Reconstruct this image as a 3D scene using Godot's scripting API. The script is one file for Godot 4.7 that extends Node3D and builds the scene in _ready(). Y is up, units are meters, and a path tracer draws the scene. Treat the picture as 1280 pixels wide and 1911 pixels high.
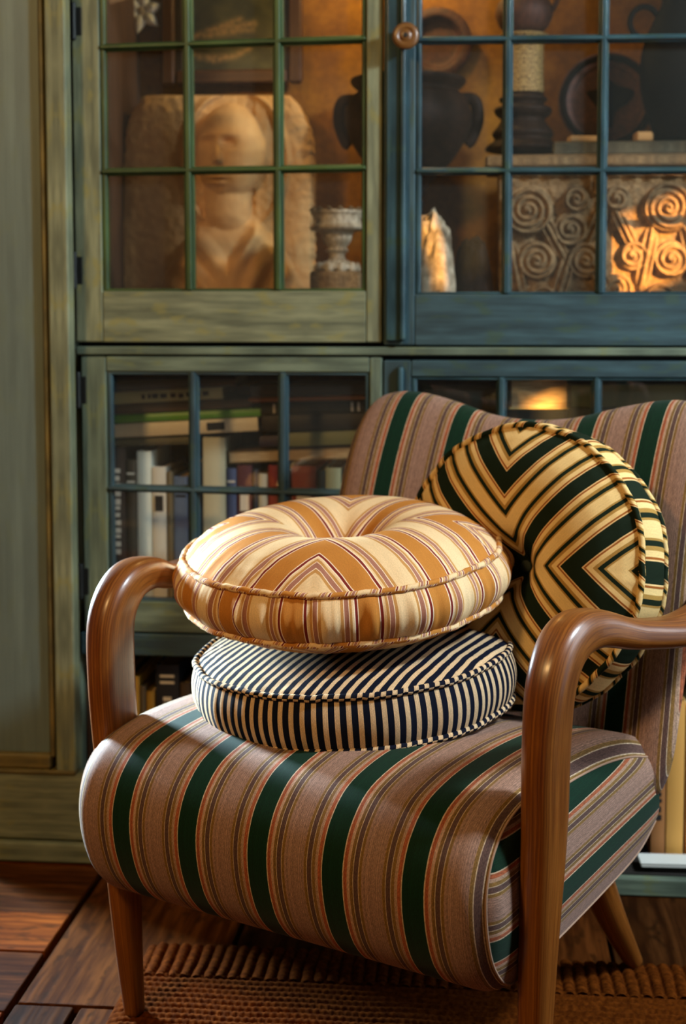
extends Node3D

# ---------------------------------------------------------------- camera model (image 1280 x 1911)
const CAM_F := 2640.0
const CAM_CX := 640.0
const CAM_CY := 800.0
const CAM_YAW := 0.0959931
const CAM_PITCH := 0.0802851
const CAM_POS := Vector3(0.0, 1.0, 2.4548)
const CAB_Z := -0.06            # front plane of the cabinet doors

var rng := RandomNumberGenerator.new()
var M := {}
var used := {}
var cam_basis := Basis.IDENTITY
var chair_basis := Basis.IDENTITY
const CHAIR_AT := Vector3(-0.2585, 0.0, 0.7981)
const CHAIR_TURN := -0.4674


# ================================================================ mesh builder
class MB:
	var V := PackedVector3Array()
	var N := PackedVector3Array()
	var U := PackedVector2Array()
	var I := PackedInt32Array()

	func tri(a: int, b: int, c: int) -> void:
		var g := (V[b] - V[a]).cross(V[c] - V[a])
		if g.dot(N[a] + N[b] + N[c]) > 0.0:
			I.append(a); I.append(c); I.append(b)
		else:
			I.append(a); I.append(b); I.append(c)

	func vert(p: Vector3, n: Vector3, uv: Vector2) -> int:
		V.append(p); N.append(n); U.append(uv)
		return V.size() - 1

	# chamfered box; the texture runs along its longest side
	func box(c: Vector3, s: Vector3, bev := 0.002, b := Basis.IDENTITY, off := Vector2.ZERO) -> MB:
		var h := s * 0.5
		var bv: float = minf(bev, minf(h.x, minf(h.y, h.z)) * 0.9)
		var L := s.max_axis_index()
		var first := V.size()
		for ci in 8:
			var sg := Vector3(1 if ci & 1 else -1, 1 if ci & 2 else -1, 1 if ci & 4 else -1)
			for k in 3:
				var p := sg * (h - Vector3(bv, bv, bv))
				p[k] = sg[k] * h[k]
				var n := Vector3.ZERO
				n[k] = sg[k]
				var uv := Vector2.ZERO
				if k == L:
					uv = Vector2(p[(k + 1) % 3], p[(k + 2) % 3])
				else:
					uv = Vector2(p[3 - k - L], p[L])
				vert(c + b * p, b * n, uv + off)
		for k in 3:
			var m := (k + 1) % 3
			var o := (k + 2) % 3
			for sk in 2:
				var q := []
				for e in [[0, 0], [1, 0], [1, 1], [0, 1]]:
					q.append(first + ((sk << k) | (e[0] << m) | (e[1] << o)) * 3 + k)
				tri(q[0], q[1], q[2]); tri(q[0], q[2], q[3])
				for sm in 2:
					var c0: int = (sk << k) | (sm << m)
					var c1: int = c0 | (1 << o)
					var a0 := first + c0 * 3 + k
					var a1 := first + c0 * 3 + m
					var b0 := first + c1 * 3 + k
					var b1 := first + c1 * 3 + m
					tri(a0, a1, b1); tri(a0, b1, b0)
		for ci in 8:
			tri(first + ci * 3, first + ci * 3 + 1, first + ci * 3 + 2)
		return self

	# parametric surface with smooth normals; sgn turns the normals
	func surf(f: Callable, uvf: Callable, nu: int, nv: int, wu := false, wv := false, sgn := 1.0) -> MB:
		var first := V.size()
		var W := nu + 1
		var P := PackedVector3Array()
		P.resize(W * (nv + 1))
		for j in nv + 1:
			for i in W:
				P[j * W + i] = f.call(float(i) / nu, float(j) / nv)
		var NN := PackedVector3Array()
		NN.resize(P.size())
		for j in nv + 1:
			var jm := j - 1 if j > 0 else (nv - 1 if wv else 0)
			var jp := j + 1 if j < nv else (1 if wv else nv)
			for i in W:
				var im := i - 1 if i > 0 else (nu - 1 if wu else 0)
				var ip := i + 1 if i < nu else (1 if wu else nu)
				var du := P[j * W + ip] - P[j * W + im]
				var dv := P[jp * W + i] - P[jm * W + i]
				NN[j * W + i] = (du.cross(dv) * sgn).normalized()
		for j in [0, nv]:
			if NN[j * W].length() < 0.5 or (P[j * W] - P[j * W + nu / 2]).length() < 1e-6:
				var jn: int = 1 if j == 0 else nv - 1
				var s := Vector3.ZERO
				for i in W:
					s += NN[jn * W + i]
				for i in W:
					NN[j * W + i] = s.normalized()
		for j in nv + 1:
			for i in W:
				vert(P[j * W + i], NN[j * W + i], uvf.call(float(i) / nu, float(j) / nv))
		for j in nv:
			for i in nu:
				var a := first + j * W + i
				if V[a] != V[a + 1]:
					tri(a, a + 1, a + W + 1)
				if V[a + W] != V[a + W + 1]:
					tri(a, a + W + 1, a + W)
		return self

	# turned shape: profile points are (radius, height)
	func lathe(prof: Array, at := Vector3.ZERO, seg := 40, steps := 0, b := Basis.IDENTITY) -> MB:
		var pts := prof
		var n := prof.size() - 1
		var nv: int = steps if steps > 0 else n * 4
		var f := func(u: float, v: float) -> Vector3:
			var q := MB.cr2(pts, v)
			var t := u * TAU
			return at + b * Vector3(maxf(q.x, 0.0) * cos(t), q.y, maxf(q.x, 0.0) * sin(t))
		var g := func(u: float, v: float) -> Vector2:
			var q := MB.cr2(pts, v)
			return Vector2(u * 0.5, q.y + q.x)
		return surf(f, g, seg, nv, true, false, -1.0 if prof[0].y > prof[n].y else 1.0)

	# swept tube with an own cross-section size at every point
	func sweep(pts: Array, ra: Array, rb: Array, right: Array, seg := 24, steps := 60, pw := 2.0, cap := true) -> MB:
		var f := func(u: float, v: float) -> Vector3:
			var vv := v
			var k := 1.0
			if cap:
				vv = clampf((v - 0.04) / 0.92, 0.0, 1.0)
				if v < 0.04:
					k = sqrt(maxf(0.0, 1.0 - pow(1.0 - v / 0.04, 2.0)))
				elif v > 0.96:
					k = sqrt(maxf(0.0, 1.0 - pow((v - 0.96) / 0.04, 2.0)))
			var p := MB.cr3(pts, vv)
			var d := (MB.cr3(pts, minf(vv + 0.01, 1.0)) - MB.cr3(pts, maxf(vv - 0.01, 0.0))).normalized()
			if cap and v < 0.04:
				p -= d * MB.cr1(ra, 0.0) * 0.5 * (1.0 - v / 0.04)
			elif cap and v > 0.96:
				p += d * MB.cr1(ra, 1.0) * 0.5 * ((v - 0.96) / 0.04)
			var r := MB.cr3(right, vv)
			r = (r - d * r.dot(d)).normalized()
			var w := d.cross(r)
			var t := u * TAU
			var ct := cos(t)
			var st := sin(t)
			var x := signf(ct) * pow(absf(ct), 2.0 / pw)
			var y := signf(st) * pow(absf(st), 2.0 / pw)
			return p + (r * x * MB.cr1(ra, vv) + w * y * MB.cr1(rb, vv)) * k
		var length := 0.0
		for i in 40:
			length += (MB.cr3(pts, (i + 1) / 40.0) - MB.cr3(pts, i / 40.0)).length()
		var g := func(u: float, v: float) -> Vector2:
			return Vector2(absf(u - 0.5) * 0.22, v * length)
		return surf(f, g, seg, steps, true, false, -1.0)

	static func seg_of(n: int, t: float) -> Array:
		var x := clampf(t, 0.0, 1.0) * (n - 1)
		var i := mini(int(x), n - 2)
		return [i, x - i]

	static func cr(p0: float, p1: float, p2: float, p3: float, t: float) -> float:
		return 0.5 * (2.0 * p1 + (p2 - p0) * t + (2.0 * p0 - 5.0 * p1 + 4.0 * p2 - p3) * t * t + (3.0 * p1 - p0 - 3.0 * p2 + p3) * t * t * t)

	static func cr1(a: Array, t: float) -> float:
		var n := a.size()
		if n == 1:
			return a[0]
		var s := seg_of(n, t)
		var i: int = s[0]
		return cr(a[maxi(i - 1, 0)], a[i], a[i + 1], a[mini(i + 2, n - 1)], s[1])

	static func cr2(a: Array, t: float) -> Vector2:
		var n := a.size()
		var s := seg_of(n, t)
		var i: int = s[0]
		var p0: Vector2 = a[maxi(i - 1, 0)]
		var p1: Vector2 = a[i]
		var p2: Vector2 = a[i + 1]
		var p3: Vector2 = a[mini(i + 2, n - 1)]
		return Vector2(cr(p0.x, p1.x, p2.x, p3.x, s[1]), cr(p0.y, p1.y, p2.y, p3.y, s[1]))

	static func cr3(a: Array, t: float) -> Vector3:
		var n := a.size()
		if n == 1:
			return a[0]
		var s := seg_of(n, t)
		var i: int = s[0]
		var p0: Vector3 = a[maxi(i - 1, 0)]
		var p1: Vector3 = a[i]
		var p2: Vector3 = a[i + 1]
		var p3: Vector3 = a[mini(i + 2, n - 1)]
		return Vector3(cr(p0.x, p1.x, p2.x, p3.x, s[1]), cr(p0.y, p1.y, p2.y, p3.y, s[1]), cr(p0.z, p1.z, p2.z, p3.z, s[1]))

	func mesh() -> ArrayMesh:
		var a := []
		a.resize(Mesh.ARRAY_MAX)
		a[Mesh.ARRAY_VERTEX] = V
		a[Mesh.ARRAY_NORMAL] = N
		a[Mesh.ARRAY_TEX_UV] = U
		a[Mesh.ARRAY_INDEX] = I
		var m := ArrayMesh.new()
		m.add_surface_from_arrays(Mesh.PRIMITIVE_TRIANGLES, a)
		return m


# ================================================================ node helpers
func numbered(n: String) -> String:
	var k: int = used.get(n, 0)
	used[n] = k + 1
	return n if k == 0 else "%s_%03d" % [n, k]


func thing(called: String, label: String, category: String, at := Vector3.ZERO, b := Basis.IDENTITY, group := "") -> Node3D:
	var o := Node3D.new()
	o.name = numbered(called)
	add_child(o, true)
	o.transform = Transform3D(b, at)
	o.set_meta("label", label)
	o.set_meta("category", category)
	if group != "":
		o.set_meta("group", group)
	return o


func part(parent: Node3D, called: String, mb: MB, mat: Material) -> MeshInstance3D:
	var o := MeshInstance3D.new()
	o.name = called
	o.mesh = mb.mesh()
	o.material_override = mat
	parent.add_child(o, true)
	return o


func setting(called: String, mb: MB, mat: Material, label: String) -> MeshInstance3D:
	var o := part(self, called, mb, mat)
	o.set_meta("kind", "structure")
	o.set_meta("label", label)
	return o


# the point of the plane z = const that the given pixel of the photograph shows
func at(px: float, py: float, z: float) -> Vector3:
	var d := cam_basis * Vector3((px - CAM_CX) / CAM_F, -(py - CAM_CY) / CAM_F, -1.0)
	return CAM_POS + d * ((z - CAM_POS.z) / d.z)


func chair_to_world(p: Vector3) -> Vector3:
	return CHAIR_AT + chair_basis * p


# ================================================================ textures and materials
func noise(seed_: int, freq: float, octaves := 3) -> FastNoiseLite:
	var n := FastNoiseLite.new()
	n.seed = seed_
	n.frequency = freq
	n.noise_type = FastNoiseLite.TYPE_SIMPLEX_SMOOTH
	n.fractal_octaves = octaves
	return n


func tex(w: int, h: int, f: Callable) -> ImageTexture:
	var d := PackedByteArray()
	d.resize(w * h * 3)
	var k := 0
	for y in h:
		for x in w:
			var c: Color = f.call(x, y)
			d[k] = clampi(int(c.r * 255.0), 0, 255)
			d[k + 1] = clampi(int(c.g * 255.0), 0, 255)
			d[k + 2] = clampi(int(c.b * 255.0), 0, 255)
			k += 3
	return ImageTexture.create_from_image(Image.create_from_data(w, h, false, Image.FORMAT_RGB8, d))


# streaks along v, made to repeat by folding
func streak_tex(seed_: int, lo: Color, hi: Color, speck: Color, across := 0.06, along := 0.008, amount := 1.0) -> ImageTexture:
	var n1 := noise(seed_, across, 4)
	var n2 := noise(seed_ + 1, 0.02, 3)
	var n3 := noise(seed_ + 2, across * 2.5, 2)
	var k := along / across
	return tex(384, 384, func(x: int, y: int) -> Color:
		var fx := 384.0 - absf(x - 192.0) * 2.0
		var fy := 384.0 - absf(y - 192.0) * 2.0
		var a := n1.get_noise_2d(fx + 2.0 * n2.get_noise_2d(fy, 9.0), fy * k)
		var b := n3.get_noise_2d(fx, fy * k * 0.7)
		var t := clampf(0.5 + 0.75 * a + 0.35 * b, 0.0, 1.0)
		var c := lo.lerp(hi, t)
		var s := n2.get_noise_2d(fx * 1.3 + 77.0, fy * 0.55)
		return c.lerp(speck, clampf((s - 0.22) * 2.2, 0.0, 0.75) * amount))


func mottle_tex(seed_: int, lo: Color, hi: Color, f1 := 0.02, f2 := 0.11, size := 384) -> ImageTexture:
	var n1 := noise(seed_, f1, 4)
	var n2 := noise(seed_ + 1, f2, 3)
	return tex(size, size, func(x: int, y: int) -> Color:
		var fx := size - absf(x - size * 0.5) * 2.0
		var fy := size - absf(y - size * 0.5) * 2.0
		return lo.lerp(hi, clampf(0.5 + 0.6 * n1.get_noise_2d(fx, fy) + 0.3 * n2.get_noise_2d(fx, fy), 0.0, 1.0)))


# woven stripes: half holds [end, colour] from the middle of one stripe to the middle of the next, mirrored
func stripe_tex(half: Array, w: int, h: int, seed_: int, slub := 0.08, weft := 0.06, speck := 0.05, times := 1) -> ImageTexture:
	var last: float = half[half.size() - 1][0]
	var warp := noise(seed_, 0.16, 2)
	var along := noise(seed_ + 1, 0.1, 2)
	var fine := noise(seed_ + 2, 0.6, 1)
	var base := []
	for x in w:
		var t := fposmod(float(x) / w * times, 1.0)
		t = (t if t < 0.5 else 1.0 - t) * 2.0 * last
		var c: Color = half[0][1]
		for e in half:
			c = e[1]
			if t <= e[0]:
				break
		base.append(c)
	var spool := RandomNumberGenerator.new()
	spool.seed = seed_
	return tex(w, h, func(x: int, y: int) -> Color:
		var c: Color = base[x]
		var k := 1.0 + slub * warp.get_noise_1d(x * 1.0) + slub * 1.2 * along.get_noise_2d(x * 2.2, y * 0.35)
		k += weft * (fine.get_noise_2d(x * 0.06, y * 0.8)) + speck * spool.randf_range(-1.0, 1.0)
		return Color(c.r * k, c.g * k, c.b * k))


func mat(color: Color, rough := 0.7, t: Texture2D = null, scale := 1.0, metal := 0.0) -> StandardMaterial3D:
	var m := StandardMaterial3D.new()
	m.albedo_color = color
	m.roughness = rough
	m.metallic = metal
	if t:
		m.albedo_texture = t
		m.uv1_scale = Vector3(scale, scale, scale)
	m.texture_filter = BaseMaterial3D.TEXTURE_FILTER_LINEAR_WITH_MIPMAPS_ANISOTROPIC
	return m


func bump(m: StandardMaterial3D, t: Texture2D, cm: float) -> StandardMaterial3D:
	m.heightmap_enabled = true
	m.heightmap_texture = t
	m.heightmap_scale = cm
	return m


func triplanar(m: StandardMaterial3D, s: float) -> StandardMaterial3D:
	m.uv1_triplanar = true
	m.uv1_scale = Vector3(s, s, s)
	return m


func c8(r: int, g: int, b: int) -> Color:
	return Color8(r, g, b)


func make_materials() -> void:
	var white := Color.WHITE
	var t_paint := streak_tex(11, Color(0.66, 0.67, 0.64), Color(1.0, 0.99, 0.93), Color(0.98, 0.90, 0.62), 0.035, 0.004, 0.8)
	var t_panel := streak_tex(15, Color(0.86, 0.86, 0.84), Color(1.0, 1.0, 0.97), Color(0.95, 0.93, 0.8), 0.04, 0.003, 0.5)
	var t_grain := streak_tex(31, Color(0.66, 0.58, 0.50), Color(1.0, 0.97, 0.92), Color(0.78, 0.66, 0.54), 0.07, 0.003, 0.5)
	var t_floor := streak_tex(51, Color(0.58, 0.50, 0.42), Color(1.0, 0.95, 0.88), Color(0.50, 0.48, 0.44), 0.035, 0.003, 0.9)
	var t_stone := mottle_tex(71, Color(0.62, 0.58, 0.52), Color(1.0, 0.98, 0.95))
	var t_plaster := mottle_tex(81, Color(0.72, 0.66, 0.55), Color(1.0, 0.98, 0.94), 0.012, 0.06)
	var t_relief := mottle_tex(91, Color(0.1, 0.1, 0.1), Color(0.95, 0.95, 0.95), 0.05, 0.2)
	# painted joinery
	M.paint = bump(mat(c8(116, 132, 116), 0.6, t_paint, 1.5), t_paint, 0.03)
	M.paint_olive = bump(mat(c8(138, 144, 118), 0.6, t_paint, 1.5), t_paint, 0.03)
	M.paint_teal = bump(mat(c8(58, 86, 98), 0.5, t_paint, 1.5), t_paint, 0.03)
	M.teal_gloss = mat(c8(58, 86, 98), 0.24, t_paint, 1.5)
	M.paint_green = mat(c8(58, 86, 42), 0.5, t_paint, 1.5)
	M.panel = mat(c8(108, 124, 118), 0.55, t_panel, 1.1)
	M.moulding = mat(c8(128, 112, 62), 0.6, t_paint, 2.0)
	M.ochre = mat(c8(160, 108, 20), 0.85, t_plaster, 1.2)
	M.shelf = mat(c8(92, 62, 36), 0.7, t_grain, 2.0)
	M.dark = mat(c8(34, 28, 22), 0.8)
	M.glass = mat(Color(0.9, 0.95, 0.9, 0.008), 0.0)
	M.glass.transparency = BaseMaterial3D.TRANSPARENCY_ALPHA
	M.iron = mat(c8(42, 44, 42), 0.5, null, 1.0, 0.6)
	M.knob = mat(c8(134, 92, 34), 0.32, t_grain, 8.0)
	M.knob.clearcoat_enabled = true
	M.knob.clearcoat = 0.6
	# floor and room
	M.floor = []
	for c in [c8(150, 82, 26), c8(90, 50, 20), c8(98, 58, 24), c8(74, 44, 20), c8(138, 70, 20)]:
		var m := bump(mat(c, 0.55, t_floor, 1.6), t_floor, 0.06)
		m.metallic_specular = 0.12
		M.floor.append(m)
	M.sub = mat(c8(20, 14, 10), 0.9)
	M.room = mat(c8(64, 50, 36), 0.9, t_plaster, 0.8)
	M.ceiling = mat(c8(80, 66, 48), 0.9)
	M.frame_white = mat(c8(190, 186, 172), 0.6)
	# chair
	M.wood = mat(c8(148, 92, 36), 0.34, t_grain, 5.0)
	M.wood.uv1_scale = Vector3(5.0, 2.5, 1.0)
	bump(M.wood, t_grain, 0.012)
	M.wood.clearcoat_enabled = true
	M.wood.clearcoat = 0.25
	M.wood.clearcoat_roughness = 0.18
	var green := c8(10, 42, 26)
	var mauve := c8(140, 110, 94)
	var rust := c8(150, 82, 52)
	var line := c8(200, 176, 146)
	var gold := c8(122, 92, 48)
	var plum := c8(86, 64, 57)
	var tan_ := c8(166, 134, 110)
	var t_chair := stripe_tex([[0.0142, green], [0.0156, line], [0.0204, rust], [0.0243, tan_], [0.0286, gold], [0.0293, line], [0.0358, plum], [0.0365, line], [0.0404, gold], [0.0545, mauve]], 1024, 512, 101, 0.30, 0.20, 0.12)
	M.chair = mat(white, 0.72, t_chair)
	bump(M.chair, t_chair, 0.02)
	M.chair.rim_enabled = true
	M.chair.rim = 0.12
	M.chair.metallic_specular = 0.22
	M.chair.rim_tint = 0.2
	# orange ticking
	var brown := c8(188, 124, 56)
	var pale := c8(250, 226, 196)
	var wine := c8(122, 44, 38)
	var cream := c8(230, 198, 150)
	var ogold := c8(194, 142, 80)
	var omauve := c8(166, 114, 94)
	var t_orange := stripe_tex([[0.0145, brown], [0.0157, pale], [0.0194, wine], [0.0208, pale], [0.0236, cream], [0.0272, ogold], [0.0280, pale], [0.0342, omauve], [0.0352, pale], [0.0392, ogold], [0.0525, cream]], 1024, 192, 111, 0.05, 0.05, 0.05)
	M.orange = mat(white, 0.82, t_orange)
	# green chevron cloth
	var dark := c8(26, 36, 24)
	var gcream := c8(226, 192, 128)
	var gline := c8(226, 188, 128)
	var grust := c8(150, 84, 34)
	var ggold := c8(168, 128, 64)
	var t_green := stripe_tex([[0.0139, dark], [0.0160, gline], [0.0190, grust], [0.0270, gcream], [0.0300, ggold], [0.0325, ggold], [0.0395, dark], [0.0425, ggold], [0.0535, gcream]], 1024, 192, 121, 0.05, 0.05, 0.05)
	M.green = mat(white, 0.8, t_green)
	# indigo ticking
	var t_blue := stripe_tex([[0.275, c8(20, 24, 38)], [0.5, c8(210, 180, 140)]], 1024, 256, 131, 0.10, 0.10, 0.16, 8)
	M.blue = mat(white, 0.82, t_blue)
	bump(M.blue, t_blue, 0.01)
	for cloth in [M.orange, M.green, M.blue]:
		cloth.metallic_specular = 0.15
	M.button = mat(c8(30, 40, 28), 0.8)
	M.button_orange = mat(c8(180, 112, 52), 0.8)
	# stone and other old things
	M.stone = mat(c8(222, 176, 116), 0.85, mottle_tex(95, Color(0.84, 0.80, 0.74), Color(1, 1, 0.98), 0.012, 0.05, 256), 1.2)
	M.marble = mat(c8(214, 202, 178), 0.6, t_stone, 3.0)
	M.capital = bump(mat(c8(160, 132, 92), 0.85, t_stone, 3.0), t_relief, 0.15)
	M.slab = mat(c8(104, 100, 78), 0.8, t_stone, 3.0)
	M.bronze = mat(c8(48, 30, 18), 0.65, t_stone, 3.0, 0.1)
	M.bronze.metallic_specular = 0.3
	M.terracotta = mat(c8(88, 46, 24), 0.7, t_stone, 3.0)
	M.black_clay = mat(c8(14, 10, 8), 0.75, t_stone, 3.0)
	M.black_clay.metallic_specular = 0.2
	var t_peel := mottle_tex(141, Color(0.16, 0.11, 0.07), Color(1.35, 1.28, 1.1), 0.05, 0.16)
	M.peel = mat(c8(190, 164, 112), 0.75, t_peel, 4.0)
	M.picture_frame = mat(c8(96, 62, 32), 0.5, t_grain, 3.0)
	M.picture_inner = mat(c8(40, 30, 22), 0.6)
	M.paper = mat(c8(226, 226, 216), 0.85)
	M.pages = mat(c8(214, 196, 152), 0.9, t_grain, 6.0)
	M.ink = mat(c8(30, 28, 26), 0.8)
	M.foil = mat(c8(224, 214, 190), 0.6)
	M.rug = mat(c8(108, 54, 14), 0.95, mottle_tex(151, Color(0.55, 0.5, 0.45), Color(1, 1, 1), 0.03, 0.3), 4.0)
	M.rug.metallic_specular = 0.1
	M.cord = mat(c8(158, 126, 102), 0.85)
	M.bulb = mat(c8(255, 214, 150), 0.5)
	M.bulb.emission_enabled = true
	M.bulb.emission = c8(255, 190, 110)
	M.bulb.emission_energy_multiplier = 1.5
	M.blind = mat(c8(214, 222, 226), 0.8)
	M.blind.emission_enabled = true
	M.blind.emission = c8(206, 230, 255)
	M.blind.emission_energy_multiplier = 0.7
	M.shade = mat(c8(236, 214, 176), 0.8)
	M.shade.emission_enabled = true
	M.shade.emission = c8(255, 170, 84)
	M.shade.emission_energy_multiplier = 1.2


# ================================================================ main
func _ready() -> void:
	rng.seed = 7
	cam_basis = Basis(Vector3.UP, CAM_YAW) * Basis(Vector3.RIGHT, -CAM_PITCH)
	chair_basis = Basis(Vector3.UP, CHAIR_TURN)
	make_camera_and_light()
	make_materials()
	make_room()
	make_floor()
	make_cabinet()
	make_rug()
	make_chair()
	make_cushions()
	make_curios()
	make_books()


func make_camera_and_light() -> void:
	var lens := CameraAttributesPhysical.new()
	lens.frustum_near = 0.05
	lens.frustum_far = 60.0
	lens.frustum_focal_length = 50.0
	lens.frustum_focus_distance = 1.74
	lens.exposure_aperture = 4.0
	var cam := Camera3D.new()
	cam.name = "camera"
	add_child(cam)
	cam.attributes = lens
	cam.projection = Camera3D.PROJECTION_FRUSTUM
	cam.near = 0.05
	cam.far = 60.0
	cam.size = 0.05 * 1911.0 / CAM_F
	cam.frustum_offset = Vector2(0.0, -0.05 * (955.5 - CAM_CY) / CAM_F)
	cam.transform = Transform3D(cam_basis, CAM_POS)
	cam.current = true

	var env := Environment.new()
	var sky := Sky.new()
	var sm := ProceduralSkyMaterial.new()
	sm.sky_top_color = c8(120, 150, 190)
	sm.sky_horizon_color = c8(200, 206, 206)
	sm.ground_horizon_color = c8(120, 116, 104)
	sm.ground_bottom_color = c8(80, 76, 66)
	sm.sun_angle_max = 1.0
	sky.sky_material = sm
	env.background_mode = Environment.BG_SKY
	env.sky = sky
	env.background_energy_multiplier = 0.25
	env.tonemap_mode = Environment.TONE_MAPPER_LINEAR
	env.tonemap_exposure = 0.94
	env.sdfgi_enabled = true
	env.ssao_enabled = true
	env.ssil_enabled = true
	var we := WorldEnvironment.new()
	we.name = "world"
	we.environment = env
	add_child(we)

	# low warm sun through the narrow window on the right
	var sun := DirectionalLight3D.new()
	sun.name = "sun"
	sun.light_color = Color(1.0, 0.74, 0.40)
	sun.light_energy = 10.0
	sun.light_angular_distance = 0.8
	sun.shadow_enabled = true
	add_child(sun)
	sun.look_at_from_position(Vector3.ZERO, Vector3(-0.60, -0.24, -0.76))

	window_light("daylight_left", Vector3(-1.80, 0.90, -0.66), Vector3(-0.2, 0.5, 0.5), Vector2(0.26, 0.40), Color(0.80, 0.92, 1.0), 48.0)
	window_light("daylight_right", Vector3(1.42, 2.10, 0.93), Vector3(0.0, 0.6, 0.7), Vector2(0.20, 0.24), Color(0.90, 0.96, 1.0), 5.6)
	window_light("daylight_right_low", Vector3(1.46, 0.95, 0.74), Vector3(0.2, 0.6, 0.84), Vector2(0.56, 1.2), Color(0.86, 0.94, 1.0), 1.3)


func window_light(called: String, p: Vector3, to: Vector3, size: Vector2, color: Color, energy: float) -> void:
	var a := AreaLight3D.new()
	a.name = called
	a.area_size = size
	a.light_color = color
	a.light_energy = energy
	a.area_range = 12.0
	a.shadow_enabled = true
	add_child(a)
	a.look_at_from_position(p, to)


# ================================================================ room
func make_room() -> void:
	# back wall stands behind the cabinet and wraps the panelled pier at its left
	var wb := MB.new()
	wb.box(Vector3(0.32, 1.375, -0.68), Vector3(2.36, 2.75, 0.10), 0.0)
	wb.box(Vector3(-0.85, 1.375, -0.335), Vector3(0.18, 2.75, 0.59), 0.001)
	wb.box(Vector3(0.38, 2.36, -0.335), Vector3(2.27, 0.78, 0.58), 0.002)
	wb.box(Vector3(1.10, 0.98, -0.335), Vector3(0.80, 1.96, 0.58), 0.002)
	wb.box(Vector3(-1.43, 1.375, -1.25), Vector3(1.14, 2.75, 0.10), 0.0)
	wb.box(Vector3(-0.85, 1.375, -0.95), Vector3(0.18, 2.75, 0.64), 0.0)
	var wall := setting("wall_back", wb, M.room, "ochre plastered wall behind the display cabinet")
	var xs: float = at(84.0, 600.0, 0.0).x
	var xe: float = at(129.0, 600.0, 0.0).x
	var yb: float = at(100.0, 1413.0, -0.012).y
	var y1: float = at(100.0, 1441.0, 0.0).y
	var p := MB.new().box(Vector3((xs - 0.942) * 0.5 - 0.002, (2.7 + yb) * 0.5, -0.028), Vector3(xs + 0.942, 2.7 - yb, 0.03), 0.002)
	part(wall, "panel", p, M.panel).set_meta("label", "flat grey-green painted panel at the left")
	var st := MB.new().box(Vector3((xs + xe) * 0.5 + 0.003, (2.7 + y1) * 0.5, -0.018), Vector3(xe - xs - 0.006, 2.7 - y1, 0.036), 0.004)
	part(wall, "stile", st, M.paint_olive)
	var bead := MB.new().box(Vector3(xs - 0.001, (2.7 + yb) * 0.5, -0.011), Vector3(0.011, 2.7 - yb, 0.016), 0.005)
	part(wall, "panel_moulding", bead, M.moulding)
	var lo := MB.new().box(Vector3((xs - 0.94) * 0.5 - 0.003, (yb + y1) * 0.5 + 0.006, -0.013), Vector3(xs + 0.94, yb - y1 + 0.006, 0.026), 0.006)
	part(wall, "rail", lo, M.moulding)
	lo = MB.new().box(Vector3((xe - 0.942) * 0.5, y1 - 0.001, -0.012), Vector3(xe + 0.942, 0.010, 0.03), 0.004)
	part(wall, "rail", lo, M.moulding)
	var y2: float = at(60.0, 1570.0, 0.0).y
	var base := MB.new().box(Vector3((xe + 0.10 - 0.942) * 0.5, (y1 + y2) * 0.5, -0.02), Vector3(xe + 1.042, y1 - y2 - 0.006, 0.036), 0.003)
	var bb := setting("baseboard_back", base, M.paint_olive, "worn green baseboard under the panel at the left")
	part(bb, "base_moulding", MB.new().box(Vector3((xe + 0.10 - 0.942) * 0.5, y2 * 0.5, -0.012), Vector3(xe + 1.042, y2, 0.036), 0.006), M.paint_olive)

	# left wall with the window that lights the chair from behind
	var wl := MB.new()
	hole_wall(wl, true, -2.05, -1.2, 4.3, -1.06, -0.24, 0.60, 1.40)
	setting("wall_left", wl, M.room, "plain plastered wall with a window at the left")
	make_window("window_1", -1.99, -1.06, -0.24, 0.60, 1.40)
	var sill := MB.new()
	sill.box(Vector3(-1.70, 0.625, -0.65), Vector3(0.60, 0.03, 1.08), 0.004)
	part(self.get_node("window_1"), "sill", sill, M.shelf)
	part(self.get_node("window_1"), "panelling", MB.new().box(Vector3(-1.72, 0.305, -0.65), Vector3(0.56, 0.61, 1.06), 0.003), M.paint)
	# right wall: a high window and a small shuttered one
	var wr := MB.new()
	wr.box(Vector3(1.55, 1.375, -0.23), Vector3(0.10, 2.75, 1.04), 0.0)
	wr.box(Vector3(1.55, 0.11, 0.665), Vector3(0.10, 0.22, 0.75), 0.0)
	wr.box(Vector3(1.55, 2.635, 0.665), Vector3(0.10, 0.23, 0.75), 0.0)
	wr.box(Vector3(1.55, 0.67, 1.51), Vector3(0.10, 1.34, 0.94), 0.0)
	wr.box(Vector3(1.55, 2.35, 1.51), Vector3(0.10, 0.80, 0.94), 0.0)
	wr.box(Vector3(1.55, 1.375, 3.14), Vector3(0.10, 2.75, 2.32), 0.0)
	setting("wall_right", wr, M.room, "plain plastered wall with two windows at the right")
	make_window("window_2", 1.575, 0.29, 1.04, 0.22, 2.52)
	var blind := MB.new()
	for i in 24:
		blind.box(Vector3(1.52, 0.28 + i * 0.094, 0.665), Vector3(0.006, 0.088, 0.74), 0.002)
	blind.box(Vector3(1.527, 1.37, 0.665), Vector3(0.004, 2.29, 0.745), 0.0)
	part(self.get_node("window_2"), "blind", blind, M.blind)
	# shutters left ajar: boards with gaps that let low sun onto the capital and the books
	var sh := MB.new()
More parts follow.
